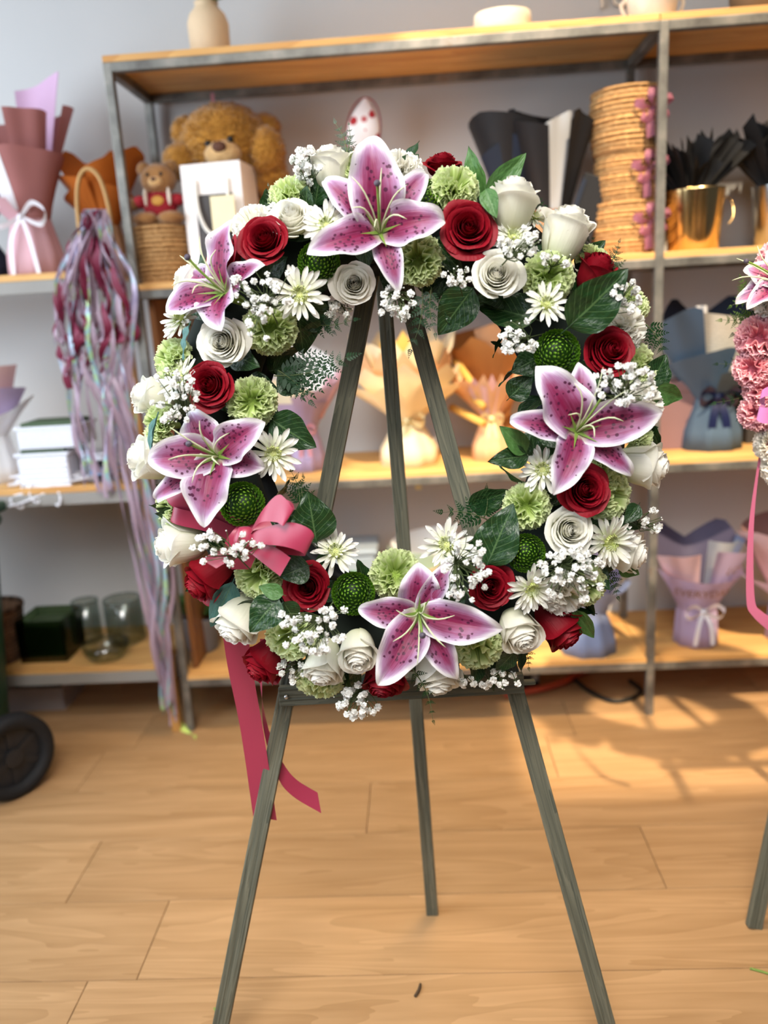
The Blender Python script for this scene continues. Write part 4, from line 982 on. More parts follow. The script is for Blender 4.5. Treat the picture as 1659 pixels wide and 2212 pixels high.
link('stick', MB().tube([(0, 0, 0), (-8 * kh, 0, hb0 - 62 * kh)], .003, 6).mesh('stick', M_WRIB), hb_, local=Matrix.Identity(4))
tape = MB().box((0, 0, 0), (.012, .002, .12)); pt_ = at_y(463, 250, 2.535)
tag(link('ribbon', strip([pt_ + V((-.005, 0, .06)), pt_ + V((-.004, -.004, 0)), pt_ + V((.004, 0, -.10))], [pt_ + V((.005, 0, .06)), pt_ + V((.008, -.004, 0)), pt_ + V((.018, 0, -.10))], 8, 1).mesh('ribbon', M_PRIB)), 'short pink ribbon hanging from the top board behind the large bear', 'ribbon')
# black wraps
D = math.radians
bouquet('black wrapped bouquet sleeve with a clear window panel beside the basket stack', 1190, Z3, 2.40, .06, .05, .12, P_TAN,
        [(-30, 210, .11, .36, P_BLK, peak(.05, .7)), (150, 260, .13, .33, P_BLK, peak(.05, .2)), (-110, -60, .085, .34, P_GREY, peak(.03, .9)), (-70, -20, .12, .33, P_BLK, peak(.04, .2))])
bouquet('black paper bouquet sleeve leaning behind the wreath right of the lily top', 1110, Z3, 2.44, .05, .04, .14, P_BLK, [(-200, 20, .12, .33, P_BLK, peak(.06, .3)), (-150, -60, .10, .28, P_NAVY, peak(.05, .6))])
slv = thing('folded_sleeve', 'flat folded black paper sleeve leaning on the basket stack', 'paper sleeve', (px_at(1248, Z3, 2.33), 2.33, Z3))
link('sleeve_panel', MB().box((0, 0, .10), (.075, .01, .2), Matrix.Rotation(.35, 3, 'Y')).mesh('sleeve_panel', P_BLK, False, .002), slv, local=Matrix.Translation((0.02, 0, .012)))
link('sleeve_fold', MB().box((-.035, -.007, .10), (.012, .004, .19), Matrix.Rotation(.35, 3, 'Y')).mesh('sleeve_fold', P_NAVY, False, .001), slv, local=Matrix.Translation((0.02, 0, .012)))
# stack of three seagrass baskets with pink bows
SY = 2.36; sx = px_at(1350, Z3, SY); ks = m_px(1, at_y(1350, 450, SY)); zz = Z3
M_TUL = plain('pink tulle', '#a86a7e', .6, .15, 30, trans=.4)
for i, (r0, r1, h, lab) in enumerate(((74, 76, 108, 'bottom'), (66, 70, 100, 'middle'), (74, 78, 122, 'top'))):
    b = thing('seagrass_basket', 'round seagrass basket with a pink tulle bow, %s one of the stack of three' % lab, 'basket', (sx + (4 - i * 1) * ks, SY, zz), 'stacked seagrass baskets')
    coil_basket(b, r0 * ks, r1 * ks, 0, h * ks, 9, M_WICK, 'basket_wall', lambda t: 0.93 + 0.07 * math.sin(pi * t))
    r = r1 * ks; c = V((r * .40, -r * .96, h * ks * .62))
    for q in range(5):
        a = q * 2 * pi / 5 + .4; e = c + V((math.cos(a) * 40 * ks, -.014, math.sin(a) * 34 * ks)); sd_ = V((-math.sin(a), 0, math.cos(a))) * 12 * ks
        link('tulle_loop', strip([c, (c + e) / 2 + sd_ + V((0, -.01, 0)), e + sd_ * .5, (c + e) / 2 - sd_ * .3], [c + V((0, -.003, 0)), (c + e) / 2 + sd_ * .1 + V((0, -.018, 0)), e - sd_ * .5, (c + e) / 2 - sd_], 12, 2).mesh('tulle_loop', M_TUL), b, local=Matrix.Identity(4))
    link('tulle_tail', strip([c + V((-.006, -.004, 0)), c + V((-.018, -.012, -.03)), c + V((-.016, -.010, -.075))], [c + V((.006, -.004, 0)), c + V((.0, -.014, -.03)), c + V((.004, -.010, -.07))], 10, 2).mesh('tulle_tail', M_TUL), b, local=Matrix.Identity(4))
    zz += h * ks
# gold buckets with black tissue
M_GOLD = plain('polished gold tin', '#e0c28a', .2, .06, 8, .6, 1.0); M_SILV = plain('polished tin', '#b9bec0', .22, .06, 8, .6, 1.0)
def bucket(px, Y, mat, lab, r=64):
    kb = m_px(1, at_y(px, 480, Y)); b = thing('metal_bucket', lab, 'bucket', (px_at(px, Z3, Y), Y, Z3))
    link('bucket_wall', MB().lathe([(r * .80 * kb, 0), (r * .82 * kb, 2 * kb), (r * .98 * kb, 122 * kb), (r * 1.0 * kb, 126 * kb), (r * .97 * kb, 126 * kb), (r * .78 * kb, 5 * kb), (1 * kb, 4 * kb)], 40).mesh('bucket_wall', mat), b, local=Matrix.Identity(4))
    link('handle', MB().tube(catmull([(r * kb, 0, 112 * kb), (r * 1.13 * kb, -20 * kb, 96 * kb), (r * 1.12 * kb, -34 * kb, 66 * kb), (r * .94 * kb, -38 * kb, 50 * kb)], 12), 1.1 * kb, 6).mesh('handle', mat), b, local=Matrix.Identity(4))
    return b, kb
M_TISSUE = plain('black tissue paper', '#141416', .75, .3, 30)
def tissue(px, z, Y, sx_, sz_, n, lab, seed):
    rn = random.Random(seed); o = thing('tissue_paper', lab, 'tissue paper', (px_at(px, z, Y), Y, z))
    for i in range(n):
        a = rn.random() * 6.28; d = V((math.cos(a) * sx_ * rn.uniform(.2, 1), math.sin(a) * .07 * rn.uniform(.2, 1) - .01, sz_ * rn.uniform(.55, 1.05))); s1 = V((rn.uniform(-1, 1), rn.uniform(-1, 1), 0)).normalized() * rn.uniform(.016, .03)
        b0 = V((d.x * .25, d.y * .25, 0))
        link('tissue_leaf', strip([b0 - s1 * .3, b0 + d * .5 - s1, b0 + d - s1 * .8 + V((0, 0, .012))], [b0 + s1 * .3, b0 + d * .5 + s1 + V((0, .012, 0)), b0 + d + s1 * .8 - V((0, 0, .012))], 8, 3).mesh('tissue_leaf', M_TISSUE), o, local=Matrix.Identity(4))
bk, kb = bucket(1496, 2.32, M_GOLD, 'shiny gold metal bucket with a handle on the right bay')
tissue(1490, Z3 + 112 * kb, 2.32, .15, .14, 46, 'fluffy black tissue paper bursting out of the gold bucket', 5)
bk2, kb = bucket(1682, 2.34, M_SILV, 'shiny silver metal bucket cut by the right picture edge', 62)
tissue(1680, Z3 + 112 * kb, 2.34, .13, .17, 40, 'black tissue paper over the silver bucket at the right edge', 6)
wb = at_y(1590, 320, 2.50)
cbx = thing('card_box', 'flat grey white box standing against the wall behind the black tissue', 'box', (wb.x, 2.50, Z3)); bh = wb.z - Z3 + .02
link('box_body', MB().box((0, 0, bh / 2), (.16, .03, bh)).mesh('box_body', plain('grey white card', '#8f9296', .6), False, .002), cbx, local=Matrix.Identity(4))
link('box_label', MB().box((-.02, -.016, bh * .9), (.08, .001, bh * .1)).mesh('box_label', M_BAG, False), cbx, local=Matrix.Identity(4))

# ---- third board: sunlit wraps
Z2 = ST[1]
ruf = lambda h, n: zig(h, n)
b = bouquet('large cream and straw yellow ruffled bouquet wrap with cream ribbon tails', 885, Z2, 2.36, .085, .040, .13, P_CREAM,
        [(-20, 200, .15, .33, P_CREAM, ruf(.05, 7)), (-200, 20, .07, .34, P_YEL, ruf(.04, 5)), (-200, 20, .11, .32, P_CREAM, ruf(.05, 6)), (-190, 10, .135, .28, P_PEACH, ruf(.05, 7)), (-200, 20, .155, .245, P_CREAM, ruf(.05, 9)), (-195, 15, .165, .205, P_CREAM, ruf(.045, 8))], M_CRIB, .045, .20, bw=.018)
bouquet('small peach bouquet wrap with pointed petals and cream bow', 1062, Z2, 2.36, .055, .028, .12, P_PEACH,
        [(-10, 190, .09, .24, P_PEACH, ruf(.05, 5)), (-190, 10, .10, .20, P_PEACH, ruf(.06, 6)), (-170, -10, .085, .20, P_BLUSH, ruf(.05, 5))], M_CRIB, .03, .12, bw=.014)
bouquet('brown kraft bouquet wrap behind the peach wrap', 1075, Z2, 2.46, .06, .04, .12, P_KRAFT, [(-10, 190, .14, .34, P_KRAFT, peak(.04, .4)), (-200, 20, .15, .30, P_KRAFT, ruf(.06, 4)), (-120, -20, .14, .34, P_TAN, peak(.05, .3))])
for i, (a, b_) in enumerate((((985, 780), (1035, 850)), ((970, 800), (1045, 880)), ((975, 880), (1045, 915)))):
    A = at_y(a[0], a[1], 2.41); B = at_y(b_[0], b_[1], 2.30); bs = V((B.x, 2.33, Z2))
    t_ = tag(link('paper_roll', MB().tube([A, A.lerp(B, .5), B], .011, 10).mesh('paper_roll', P_YEL)), 'rolled straw yellow paper tube leaning between the cream and peach wraps, %s of three' % ('uppermost', 'middle one', 'lowest')[i], 'paper roll', 'rolled yellow paper tubes')
bouquet('lavender pink bouquet wrap seen through the left of the wreath opening', 668, Z2, 2.34, .05, .032, .12, P_LAV,
        [(-10, 190, .10, .26, P_WHITE, peak(.12, .6)), (-190, -60, .11, .23, P_CREAM, peak(.04)), (-100, 10, .12, .22, P_LAV, peak(.04, .8)), (-150, -30, .09, .20, P_LAV, None)], M_PRIB, .03, .1)
for i, (a, b_) in enumerate((((735, 800), (690, 900)), ((712, 815), (680, 905)))):
    tag(link('paper_roll', MB().tube([at_y(a[0], a[1], 2.30), at_y(b_[0], b_[1], 2.32)], .010, 10).mesh('paper_roll', P_PINK2)), 'rolled pale pink paper tube stuck into the lavender wrap, %s' % ('right one', 'left one')[i], 'paper roll', 'rolled pink paper tubes')
def mat_news():
    t = NT('newsprint wrapping paper'); u, v = t.uv(); ln = t.math('GREATER_THAN', t.math('SINE', t.math('MULTIPLY', v, 170)), .2)
    n = t.noise(1, 2, t.coord('UV', (70, 30, 1))); f = t.math('MULTIPLY', ln, t.math('GREATER_THAN', n, .5))
    return t.done(t.mix(t.math('MULTIPLY', f, .35), lin('#dfd6c4'), lin('#8d867c')), .8, .2, 0, .15)
P_NEWS = mat_news()
bouquet('slate blue bouquet wrap with newsprint paper and navy ribbon on the right bay', 1532, Z2, 2.37, .085, .05, .15, P_BLUE,
        [(10, 170, .13, .36, P_NAVY, zig(.07, 2)), (-125, -15, .14, .385, P_NEWS, lambda u: -.05 * u), (-200, -118, .17, .32, P_BLUE, peak(.08, .9)), (-130, -118, .125, .40, P_WHITE, None), (-180, -80, .13, .24, P_BLUE, peak(.05, .9)), (-100, -5, .15, .22, P_BLUE, peak(.06, .95))], M_NRIB, .05, .15, bw=.022)
def carton(label, px, z, Y, w, d, h, mat, rz=0.0):
    o = thing('carton', label, 'box', (px_at(px, z, Y), Y, z), rz=rz)
    link('box_body', MB().box((0, 0, h / 2), (w, d, h)).mesh('box_body', mat, False, .002), o, local=Matrix.Identity(4))
    link('box_lid', MB().box((0, 0, h + .008), (w + .006, d + .006, .03)).mesh('box_lid', mat, False, .002), o, local=Matrix.Identity(4)); return o
carton('mauve cardboard box left of the slate blue wrap', 1440, Z2, 2.42, .13, .12, .17, P_MAUVE)
carton('dark charcoal box right of the slate blue wrap', 1650, Z2, 2.45, .15, .12, .17, plain('charcoal card', '#33302f', .7))

# ---- bottom board
Z1 = ST[0]
lv = bouquet('lavender bouquet wrap printed with gold words and tied with white ribbon', 1502, Z1, 2.33, .062, .052, .115, P_LAV,
        [(0, 180, .13, .29, P_DUSK, zig(.07, 2)), (-60, 60, .125, .335, P_GREYB, lambda u: -.03 * u), (-95, 10, .11, .345, P_GREY, lambda u: -.04 * u), (-180, -105, .118, .275, P_BLUSH, lambda u: .03 * u), (-190, 10, .120, .250, P_LAV, lambda u: -.03 * math.sin(u * pi)), (-88, -8, .142, .305, P_LAV, lambda u: .015 - .03 * u)], M_WRIB, .05, .10, bw=.014)
M_GLET = plain('gold foil lettering', '#7d5a2a', .5, .1, 20)
def wrap_text(txt, size, zc, r_at, a0, par):
    me = text_mesh(txt, size, M_GLET, 0.0)
    bm = bmesh.new(); bm.from_mesh(me); bmesh.ops.triangulate(bm, faces=bm.faces[:]); bmesh.ops.subdivide_edges(bm, edges=bm.edges[:], cuts=1)
    for v in bm.verts:
        r = r_at(v.co.y); a = a0 + v.co.x / r; v.co = V((r * math.cos(a), r * math.sin(a), zc + v.co.y))
    bm.to_mesh(me); bm.free(); o = link('lettering', me, par, local=Matrix.Identity(4)); o['label'] = 'gold words printed on the paper'
def cone_r(z, rw, i, r1, hw, h1): v = max(0, min(1, (z - hw * .98) / (h1 - hw * .98))); return rw * (.9 + .04 * i) + (r1 - rw * (.9 + .04 * i)) * v ** 1.15
wrap_text('EVERYDAY', .036, .170, lambda y: cone_r(.170 + y, .052, 4, .120, .115, .235) + .012, D(-97), lv)
wrap_text('LOVE', .036, .243, lambda y: cone_r(.243 + y, .052, 5, .142, .115, .305) + .010, D(-52), lv)
bouquet('pink and lavender bouquet wrap cut by the right picture edge on the bottom board', 1700, Z1, 2.33, .06, .05, .13, P_LAV, [(-10, 190, .14, .33, P_MAUVE, peak(.03)), (-190, -60, .15, .31, P_BLUSH, peak(.04, .3)), (-200, 20, .15, .21, P_LAV, None)], M_WRIB, .03, .08)
bouquet('blue grey bouquet wrap with flared foot peeking out below the wreath', 1268, Z1, 2.31, .085, .055, .12, P_GREYB, [(-10, 190, .12, .26, P_DUSK, zig(.05, 3)), (-190, 10, .12, .20, P_GREYB, ruf(.02, 3))])
M_CLEAR = plain('grey plastic crate', '#8f9aa3', .35, .05, 8)
c1 = thing('storage_box', 'grey plastic storage box with a green label behind the lower wreath opening', 'box', (px_at(770, Z1, 2.40), 2.40, Z1))
link('box_body', MB().box((0, 0, .16), (.17, .16, .32)).mesh('box_body', M_CLEAR, False, .012), c1, local=Matrix.Identity(4)); link('box_label', MB().box((.02, -.081, .22), (.09, .002, .10)).mesh('box_label', plain('green label', '#5d8a63', .6), False), c1, local=Matrix.Identity(4))
link('box_lid', MB().box((0, 0, .325), (.18, .17, .02)).mesh('box_lid', M_CLEAR, False, .006), c1, local=Matrix.Identity(4))
bouquet('pale mint bouquet wrap behind the bottom lily', 930, Z1, 2.36, .06, .04, .12, P_MINT, [(-10, 190, .10, .34, P_WHITE, peak(.02, .4)), (-190, 10, .11, .31, P_MINT, peak(.03, .3)), (-120, 0, .10, .27, P_CREAM, peak(.04, .7))])
gp = thing('potted_plant', 'leafy green plant in a grey pot inside the shelf behind the left of the wreath', 'plant', (px_at(440, Z1, 2.42), 2.42, Z1))
link('pot', MB().lathe([(.045, 0), (.05, .005), (.06, .11), (.064, .115), (.056, .115), (.05, .02), (.001, .02)], 24).mesh('pot', plain('grey clay pot', '#77777c', .7)), gp, local=Matrix.Identity(4))
for i in range(14):
    a = i * 2.4; b0 = WM[gp].translation + V((0, 0, .11)); d = V((math.cos(a), math.sin(a), R.uniform(.3, 1.3))).normalized(); leaf(gp, b0 + d * .02, b0 + d * R.uniform(.09, .13), .045, V((0, -.6, 1)), 'm', R.uniform(-.4, .4))

# ---- under the shelves
def tube_thing(name, label, cat, pts, r, mat):
    return tag(link(name, MB().tube(catmull(pts, 30), r, 8).mesh(name, mat)), label, cat)
tube_thing('hose', 'orange red hose lying on the floor under the shelving', 'hose', [at_z(1090, 1500, .014), at_z(1160, 1490, .014), at_z(1215, 1474, .014), at_z(1250, 1455, .014), at_z(1275, 1445, .014)], .012, plain('orange rubber', '#a8432a', .5))
tube_thing('cable', 'black power cable looped on the floor under the shelving', 'cord', [at_z(1240, 1466, .01), at_z(1270, 1490, .01), at_z(1320, 1513, .01), at_z(1365, 1508, .01), at_z(1385, 1492, .01), at_z(1360, 1470, .01)], .007, plain('black rubber', '#15130f', .5))
kx = thing('power_brick', 'black power supply box under the shelving right of the easel bar', 'power supply', at_z(1140, 1480, 0)); link('brick_body', MB().box((0, 0, .04), (.07, .06, .08)).mesh('brick_body', plain('black plastic', '#121212', .45), False, .006), kx, local=Matrix.Identity(4)); link('brick_socket', MB().box((.02, -.031, .04), (.02, .004, .02)).mesh('brick_socket', M_GREY, False), kx, local=Matrix.Identity(4))

# ---- left rack, upper board
ZA = LZ[2]
bouquet('dusty pink bouquet wrap with lilac corner and white cord bow on the left rack', 85, ZA, 2.33, .075, .05, .15, P_PINK2,
        [(-10, 190, .15, .40, P_PINK, peak(.04, .3)), (20, 110, .12, .50, P_LIL, peak(.03, .2)), (-215, -95, .14, .35, P_WHITE, peak(.05, .8)), (-82, -10, .10, .41, P_PINK, peak(.0)), (-92, 10, .115, .30, P_PINK, peak(.02, .1)), (-210, -92, .12, .19, P_PINK2, peak(.03, .1))], M_WRIB, .07, .15, bw=.012)
bouquet('navy bouquet wrap cut by the left picture edge', -40, ZA, 2.36, .09, .05, .12, P_NAVY, [(-180, 180, .12, .24, P_NAVY, None)])
bouquet('bright orange bouquet wrap between the pink wrap and the steel post', 245, ZA, 2.42, .06, .035, .13, P_TAN, [(-10, 190, .11, .30, P_ORANGE, ruf(.05, 3)), (-200, -90, .12, .24, P_ORANGE, peak(.03, .3)), (-90, 20, .12, .27, P_ORANGE, peak(.06, .7)), (-170, -10, .10, .20, P_ORANGE, peak(.04))])
# hoop basket with hanging streamers
hx = at_y(215, 470, 2.235); hbk = thing('hoop_handle_basket', 'small basket with a tall bent cane handle on the left rack', 'basket', (px_at(218, ZA, 2.27), 2.27, ZA)); kk = m_px(1, hx)
coil_basket(hbk, 30 * kk, 38 * kk, 0, 60 * kk, 6, M_WICK)
link('handle', MB().tube(catmull([(-36 * kk, 0, 30 * kk), (-34 * kk, 0, 130 * kk), (-22 * kk, 0, 190 * kk), (0, 0, 212 * kk), (24 * kk, 0, 192 * kk), (36 * kk, 0, 130 * kk), (37 * kk, 0, 30 * kk)], 30), 5 * kk, 8).mesh('handle', plain('bent cane', '#b38a55', .6, .1, 30)), hbk, local=Matrix.Identity(4))
M_MAR = plain('maroon streamer', '#7b2340', .55, .15, 20, trans=.25)
def mat_iris():
    t = NT('iridescent film'); n = t.noise(14, 3, t.coord('Object'))
    col = t.ramp(n, [(.25, lin('#8d86a8')), (.45, lin('#bfb2cc')), (.56, lin('#9cc3d0')), (.62, lin('#b5d890')), (.70, lin('#c9bccb'))]); return t.done(col, .25, .6, .1, .3)
M_IRI = mat_iris(); M_IRI2 = plain('pale mauve film', '#b9a3b4', .35, .15, 18, trans=.35)
SYY = 2.19
def streamer(pts, w, mat, seed):
    rn = random.Random(seed); c = catmull([at_y(x, y, SYY + rn.uniform(-.02, .02)) for x, y in pts], 40); ph = rn.random() * 6; mb = MB()
    def fn(u, v):
        i = int(round(v * 40)); a = v * 14 + ph; return c[i] + V((math.cos(a) * .8 + .3, math.sin(a) * .7, 0)) * (w * (u - .5)) + V((math.sin(v * 26 + ph) * .006, math.cos(v * 19 + ph) * .004, 0))
    mb.grid(2, 40, fn); return mb.mesh('streamer', mat)
st_root = thing('streamer_bundle', 'bundle of maroon and iridescent streamers hanging from the cane handle to the floor', 'streamers', (at_y(190, 480, SYY)))
rn = random.Random(12)
for i in range(24):
    x0 = 180 + rn.uniform(-15, 60); xm = rn.uniform(120, 280)
    pts = [(190 + rn.uniform(-8, 25), 455), (x0 * .5 + xm * .5, 540), (xm, 660), (xm + rn.uniform(-10, 20), 740), (min(260, max(140, xm)) * .7 + 50, 780 + rn.uniform(-110, 60))]
    link('streamer', streamer(pts, .019, M_MAR if i % 5 else M_IRI2, i), st_root, Matrix.Identity(4))
for i in range(36):
    xm = rn.uniform(125, 285); xe = 235 + (xm - 125) * .35 + rn.uniform(-15, 30)
    mt = (M_IRI, M_IRI2, M_IRI2)[i % 3]
    if i % 36 < 20:
        pts = [(195 + rn.uniform(-12, 30), 452), (xm, 600), (xm + 10, 760), (xe - 10, 900), (xe + 25, 1060), (xe + 60, 1250), (345 + rn.uniform(-15, 25), 1400), (368 + rn.uniform(-14, 14), 1500 + rn.uniform(0, 70))]
    else:
        pts = [(195 + rn.uniform(-12, 30), 452), (xm, 580), (xm + rn.uniform(-20, 30), 720), (xm * .7 + 60, 880), (xm * .5 + 120, 1000 + rn.uniform(0, 80))]
    link('streamer', streamer(pts, .012, mt, 100 + i), st_root, Matrix.Identity(4))
link('streamer', strip([at_z(372, 1555, .012), at_z(392, 1580, .006), at_z(425, 1588, .004)], [at_z(382, 1548, .02), at_z(402, 1568, .012), at_z(422, 1598, .004)], 10, 2).mesh('streamer', plain('lime film', '#c4d977', .35)), st_root, Matrix.Identity(4))

# ---- left rack, middle board
ZM = LZ[1]
bouquet('pale lavender bouquet wrap with wide top cut by the left picture edge', 5, ZM, 2.36, .06, .04, .14, P_WHITE, [(-190, 10, .09, .34, P_BLUSH, None), (-200, 20, .11, .27, P_LAV, peak(.02)), (-60, 20, .12, .20, P_WHITE, peak(.05, .9))], M_WRIB, .03, .1)
M_TRAY = plain('white woven plastic', '#dcdde6', .5, .05, 60, bump=.3); M_DGREEN = plain('dark green foam', '#46583f', .8)
def tray(label, px, z, w, h, Y=2.30, rz=0.0, fill=True):
    o = thing('storage_tray', label, 'tray', (px_at(px, z, Y), Y, z), 'stacked white trays', rz)
    d = .13; t = .004; mb = MB()
    for (cx, cy, sx_, sy_) in ((0, -d / 2, w, t), (0, d / 2, w, t), (-w / 2, 0, t, d), (w / 2, 0, t, d)): mb.box((cx, cy, h / 2), (sx_, sy_, h))
    mb.box((0, 0, t / 2), (w, d, t)); link('tray_wall', mb.mesh('tray_wall', M_TRAY, False), o, local=Matrix.Identity(4))
    rim = MB()
    for (cx, cy, sx_, sy_) in ((0, -d / 2 - .003, w + .016, .01), (0, d / 2 + .003, w + .016, .01), (-w / 2 - .003, 0, .01, d), (w / 2 + .003, 0, .01, d)): rim.box((cx, cy, h - .003), (sx_, sy_, .008))
    link('tray_rim', rim.mesh('tray_rim', M_TRAY, False, .001), o, local=Matrix.Identity(4))
    for i in range(5): link('rib', MB().box((0, -d / 2 - .004, h * (.15 + .15 * i)), (w * .96, .004, .004)).mesh('rib', M_TRAY, False), o, local=Matrix.Identity(4))
    if fill: link('contents', MB().box((0, 0, h - .004), (w - .012, d - .012, .03)).mesh('contents', M_DGREEN, False, .004), o, local=Matrix.Identity(4))
    return o
kt = m_px(1, at_y(130, 960, 2.30))
tray('white woven plastic tray, lower one of the pair on the left rack', 122, ZM, 105 * kt, 72 * kt)
tray('white woven plastic tray with green foam, upper one of the pair on the left rack', 128, ZM + 72 * kt + .013, 125 * kt, 46 * kt)
bt = thing('ribbon_spool_stack', 'pile of black and white ribbon spools beside the white trays', 'ribbon spools', (px_at(225, ZM, 2.30), 2.30, ZM))
for i in range(4):
    m_ = (plain('black spool', '#23242b', .5), plain('steel blue spool', '#7d93b5', .5), plain('black spool', '#23242b', .5), M_TRAY)[i]
    link('spool', MB().lathe([(.012, 0), (.045, 0), (.047, .003), (.040, .006), (.040, .014), (.047, .017), (.045, .02), (.012, .02)], 26, (R.uniform(-.006, .006), 0, i * .021)).mesh('spool', m_), bt, local=Matrix.Identity(4))
mb = MB(); rn = random.Random(8); tc = V((px_at(95, ZM, 2.235), 2.255, ZM)); tk = thing('cord_tangle', 'tangle of thin white cords lying on the middle board of the left rack', 'cords', tc)
for i in range(12):
    pts = [V((rn.uniform(-.12, .14), rn.uniform(-.02, .05), rn.uniform(.005, .03))) for _ in range(7)]
    if i % 3 == 0: pts[3] = V((rn.uniform(-.1, .05), -.035, -.02)); pts[4] = V((rn.uniform(-.1, .05), -.04, -.035 - rn.random() * .02))
    link('cord', MB().tube(catmull(pts, 34), .0035, 5).mesh('cord', M_WRIB), tk, local=Matrix.Identity(4))

# ---- left rack, lower board and floor
ZL = LZ[0]
o = thing('wicker_basket', 'brown wicker basket cut by the left picture edge on the lower board', 'basket', (px_at(0, ZL, 2.31), 2.31, ZL)); kw = m_px(1, at_y(30, 1380, 2.31))
coil_basket(o, 48 * kw, 62 * kw, 0, 118 * kw, 10, M_WICK2)
link('rim', MB().tube([(62 * kw * math.cos(a * pi / 16), 62 * kw * math.sin(a * pi / 16), 118 * kw) for a in range(33)], 5 * kw, 8).mesh('rim', M_WICK2), o, local=Matrix.Identity(4))
def mat_glass(name, c, alpha):
    t = NT(name); tr = t.new('ShaderNodeBsdfTransparent'); tr.inputs[0].default_value = lin(c); gl = t.new('ShaderNodeBsdfGlossy'); gl.inputs['Roughness'].default_value = .04
    mx = t.new('ShaderNodeMixShader'); mx.inputs[0].default_value = alpha; t.link(tr.outputs[0], mx.inputs[1]); t.link(gl.outputs[0], mx.inputs[2]); t.link(mx.outputs[0], t.out.inputs[0])
    return t.m
M_GL = mat_glass('clear glass', '#dfe5e2', .10); M_GLG = mat_glass('dark green glass', '#a3b396', .08)
o = thing('glass_cube_vase', 'dark green square glass vase on the lower board of the left rack', 'vase', (px_at(118, ZL, 2.34), 2.34, ZL))
g = MB(); w, h = 98 * kw, 92 * kw
for (cx, cy, a, b_) in ((0, -w / 2, w, .006), (0, w / 2, w, .006), (-w / 2, 0, .006, w), (w / 2, 0, .006, w)): g.box((cx, cy, h / 2), (a, b_, h))
link('vase_wall', g.mesh('vase_wall', M_GLG, False), o, local=Matrix.Identity(4)); link('vase_base', MB().box((0, 0, .006), (w, w, .012)).mesh('vase_base', M_GLG, False), o, local=Matrix.Identity(4)); link('foam_block', MB().box((0, 0, h * .45), (w * .8, w * .8, h * .75)).mesh('foam_block', M_DGREEN, False, .004), o, local=Matrix.Identity(4))
def glass(label, px, Y, prof, name='glass_vase'):
    o = thing(name, label, 'vase', (px_at(px, ZL, Y), Y, ZL))
    link('vase_wall', MB().lathe([(r * kw, z * kw) for r, z in prof], 28).mesh('vase_wall', M_GL), o, local=Matrix.Identity(4)); link('vase_rim', MB().tube([(prof[-2][0] * kw * math.cos(a * pi / 14), prof[-2][0] * kw * math.sin(a * pi / 14), max(z for r, z in prof) * kw) for a in range(29)], 1.6 * kw, 6).mesh('vase_rim', M_GL), o, local=Matrix.Identity(4))
glass('tall clear glass cylinder vase behind the glass bowl', 275, 2.42, [(40, 0), (42, 2), (42, 100), (40, 100), (39, 5)])
glass('clear glass cylinder vase beside the green glass cube', 195, 2.43, [(28, 0), (30, 2), (30, 96), (28, 96), (27, 5)])
glass('shallow clear glass bowl at the front of the lower board', 232, 2.28, [(20, 0), (34, 4), (46, 20), (50, 36), (48, 36), (43, 20), (18, 4)], 'glass_bowl')
o = thing('plastic_crate', 'grey plastic crate with dark contents on the floor under the left rack', 'crate', at_z(75, 1535, 0) + V((0, .08, 0)))
kc = m_px(1, at_z(75, 1535, 0)); M_CRATE = plain('grey crate plastic', '#8f8480', .6); mb = MB(); w, d, h = 135 * kc, .16, 52 * kc
for (cx, cy, a, b_) in ((0, -d / 2, w, .004), (0, d / 2, w, .004), (-w / 2, 0, .004, d), (w / 2, 0, .004, d)): mb.box((cx, cy, h / 2), (a, b_, h))
link('crate_wall', mb.box((0, 0, .003), (w, d, .006)).mesh('crate_wall', M_CRATE, False), o, local=Matrix.Identity(4)); link('crate_contents', MB().ball((0, 0, h * .7), (w * .44, d * .42, h * .55), 16, 10, lambda q: 1 + .12 * noise.noise(q * 6)).mesh('crate_contents', plain('black cloth', '#15161b', .8)), o, local=Matrix.Identity(4))
# green wheeled bin, mostly out of frame on the left
Y_B = at_z(40, 1735, 0).y; wc = at_z(40, 1735, 0); kn = m_px(1, wc)
bn = thing('wheeled_bin', 'green plastic wheeled bin with black wheel at the left picture edge', 'bin', (wc.x - 0.02, Y_B + .04, 0))
M_BIN = plain('dark green plastic', '#16402c', .5, .08, 12); M_TYRE = plain('black tyre', '#17171a', .75, .2, 40); M_HUB = plain('black wheel hub', '#222225', .5)
rW = 94 * kn
wheel = link('wheel', MB().lathe([(rW * .70, -.025), (rW * .95, -.025), (rW, -.015), (rW, .015), (rW * .95, .025), (rW * .70, .025), (rW * .70, -.025)], 40, wob=lambda a, t: 1 + .006 * math.sin(a * 40), cap=False).mesh('wheel', M_TYRE), bn, local=Matrix.Translation((0, 0, rW)) @ Matrix.Rotation(-.62, 4, 'Z') @ Matrix.Rotation(pi / 2, 4, 'Y'))
hub = MB().lathe([(rW * .72, -.006), (rW * .72, .006), (.001, .006)], 30).lathe([(.001, -.006), (rW * .72, -.006)], 30).lathe([(rW * .05, -.02), (rW * .2, -.02), (rW * .22, .02), (.001, .022)], 20)
for i in range(6):
    a = i * pi / 3; hub.box((math.cos(a) * rW * .45, math.sin(a) * rW * .45, 0), (rW * .6, rW * .16, .02), Matrix.Rotation(a, 3, 'Z'))
link('hub', hub.mesh('hub', M_HUB, False), wheel, local=Matrix.Identity(4))
bb = MB(); bx0 = at_y(14, 1450, Y_B + .1).x - WM[bn].translation.x - .285
prof_ = [(0.0, .10, .18), (.25, .13, .22), (1.0, .16, .29)]
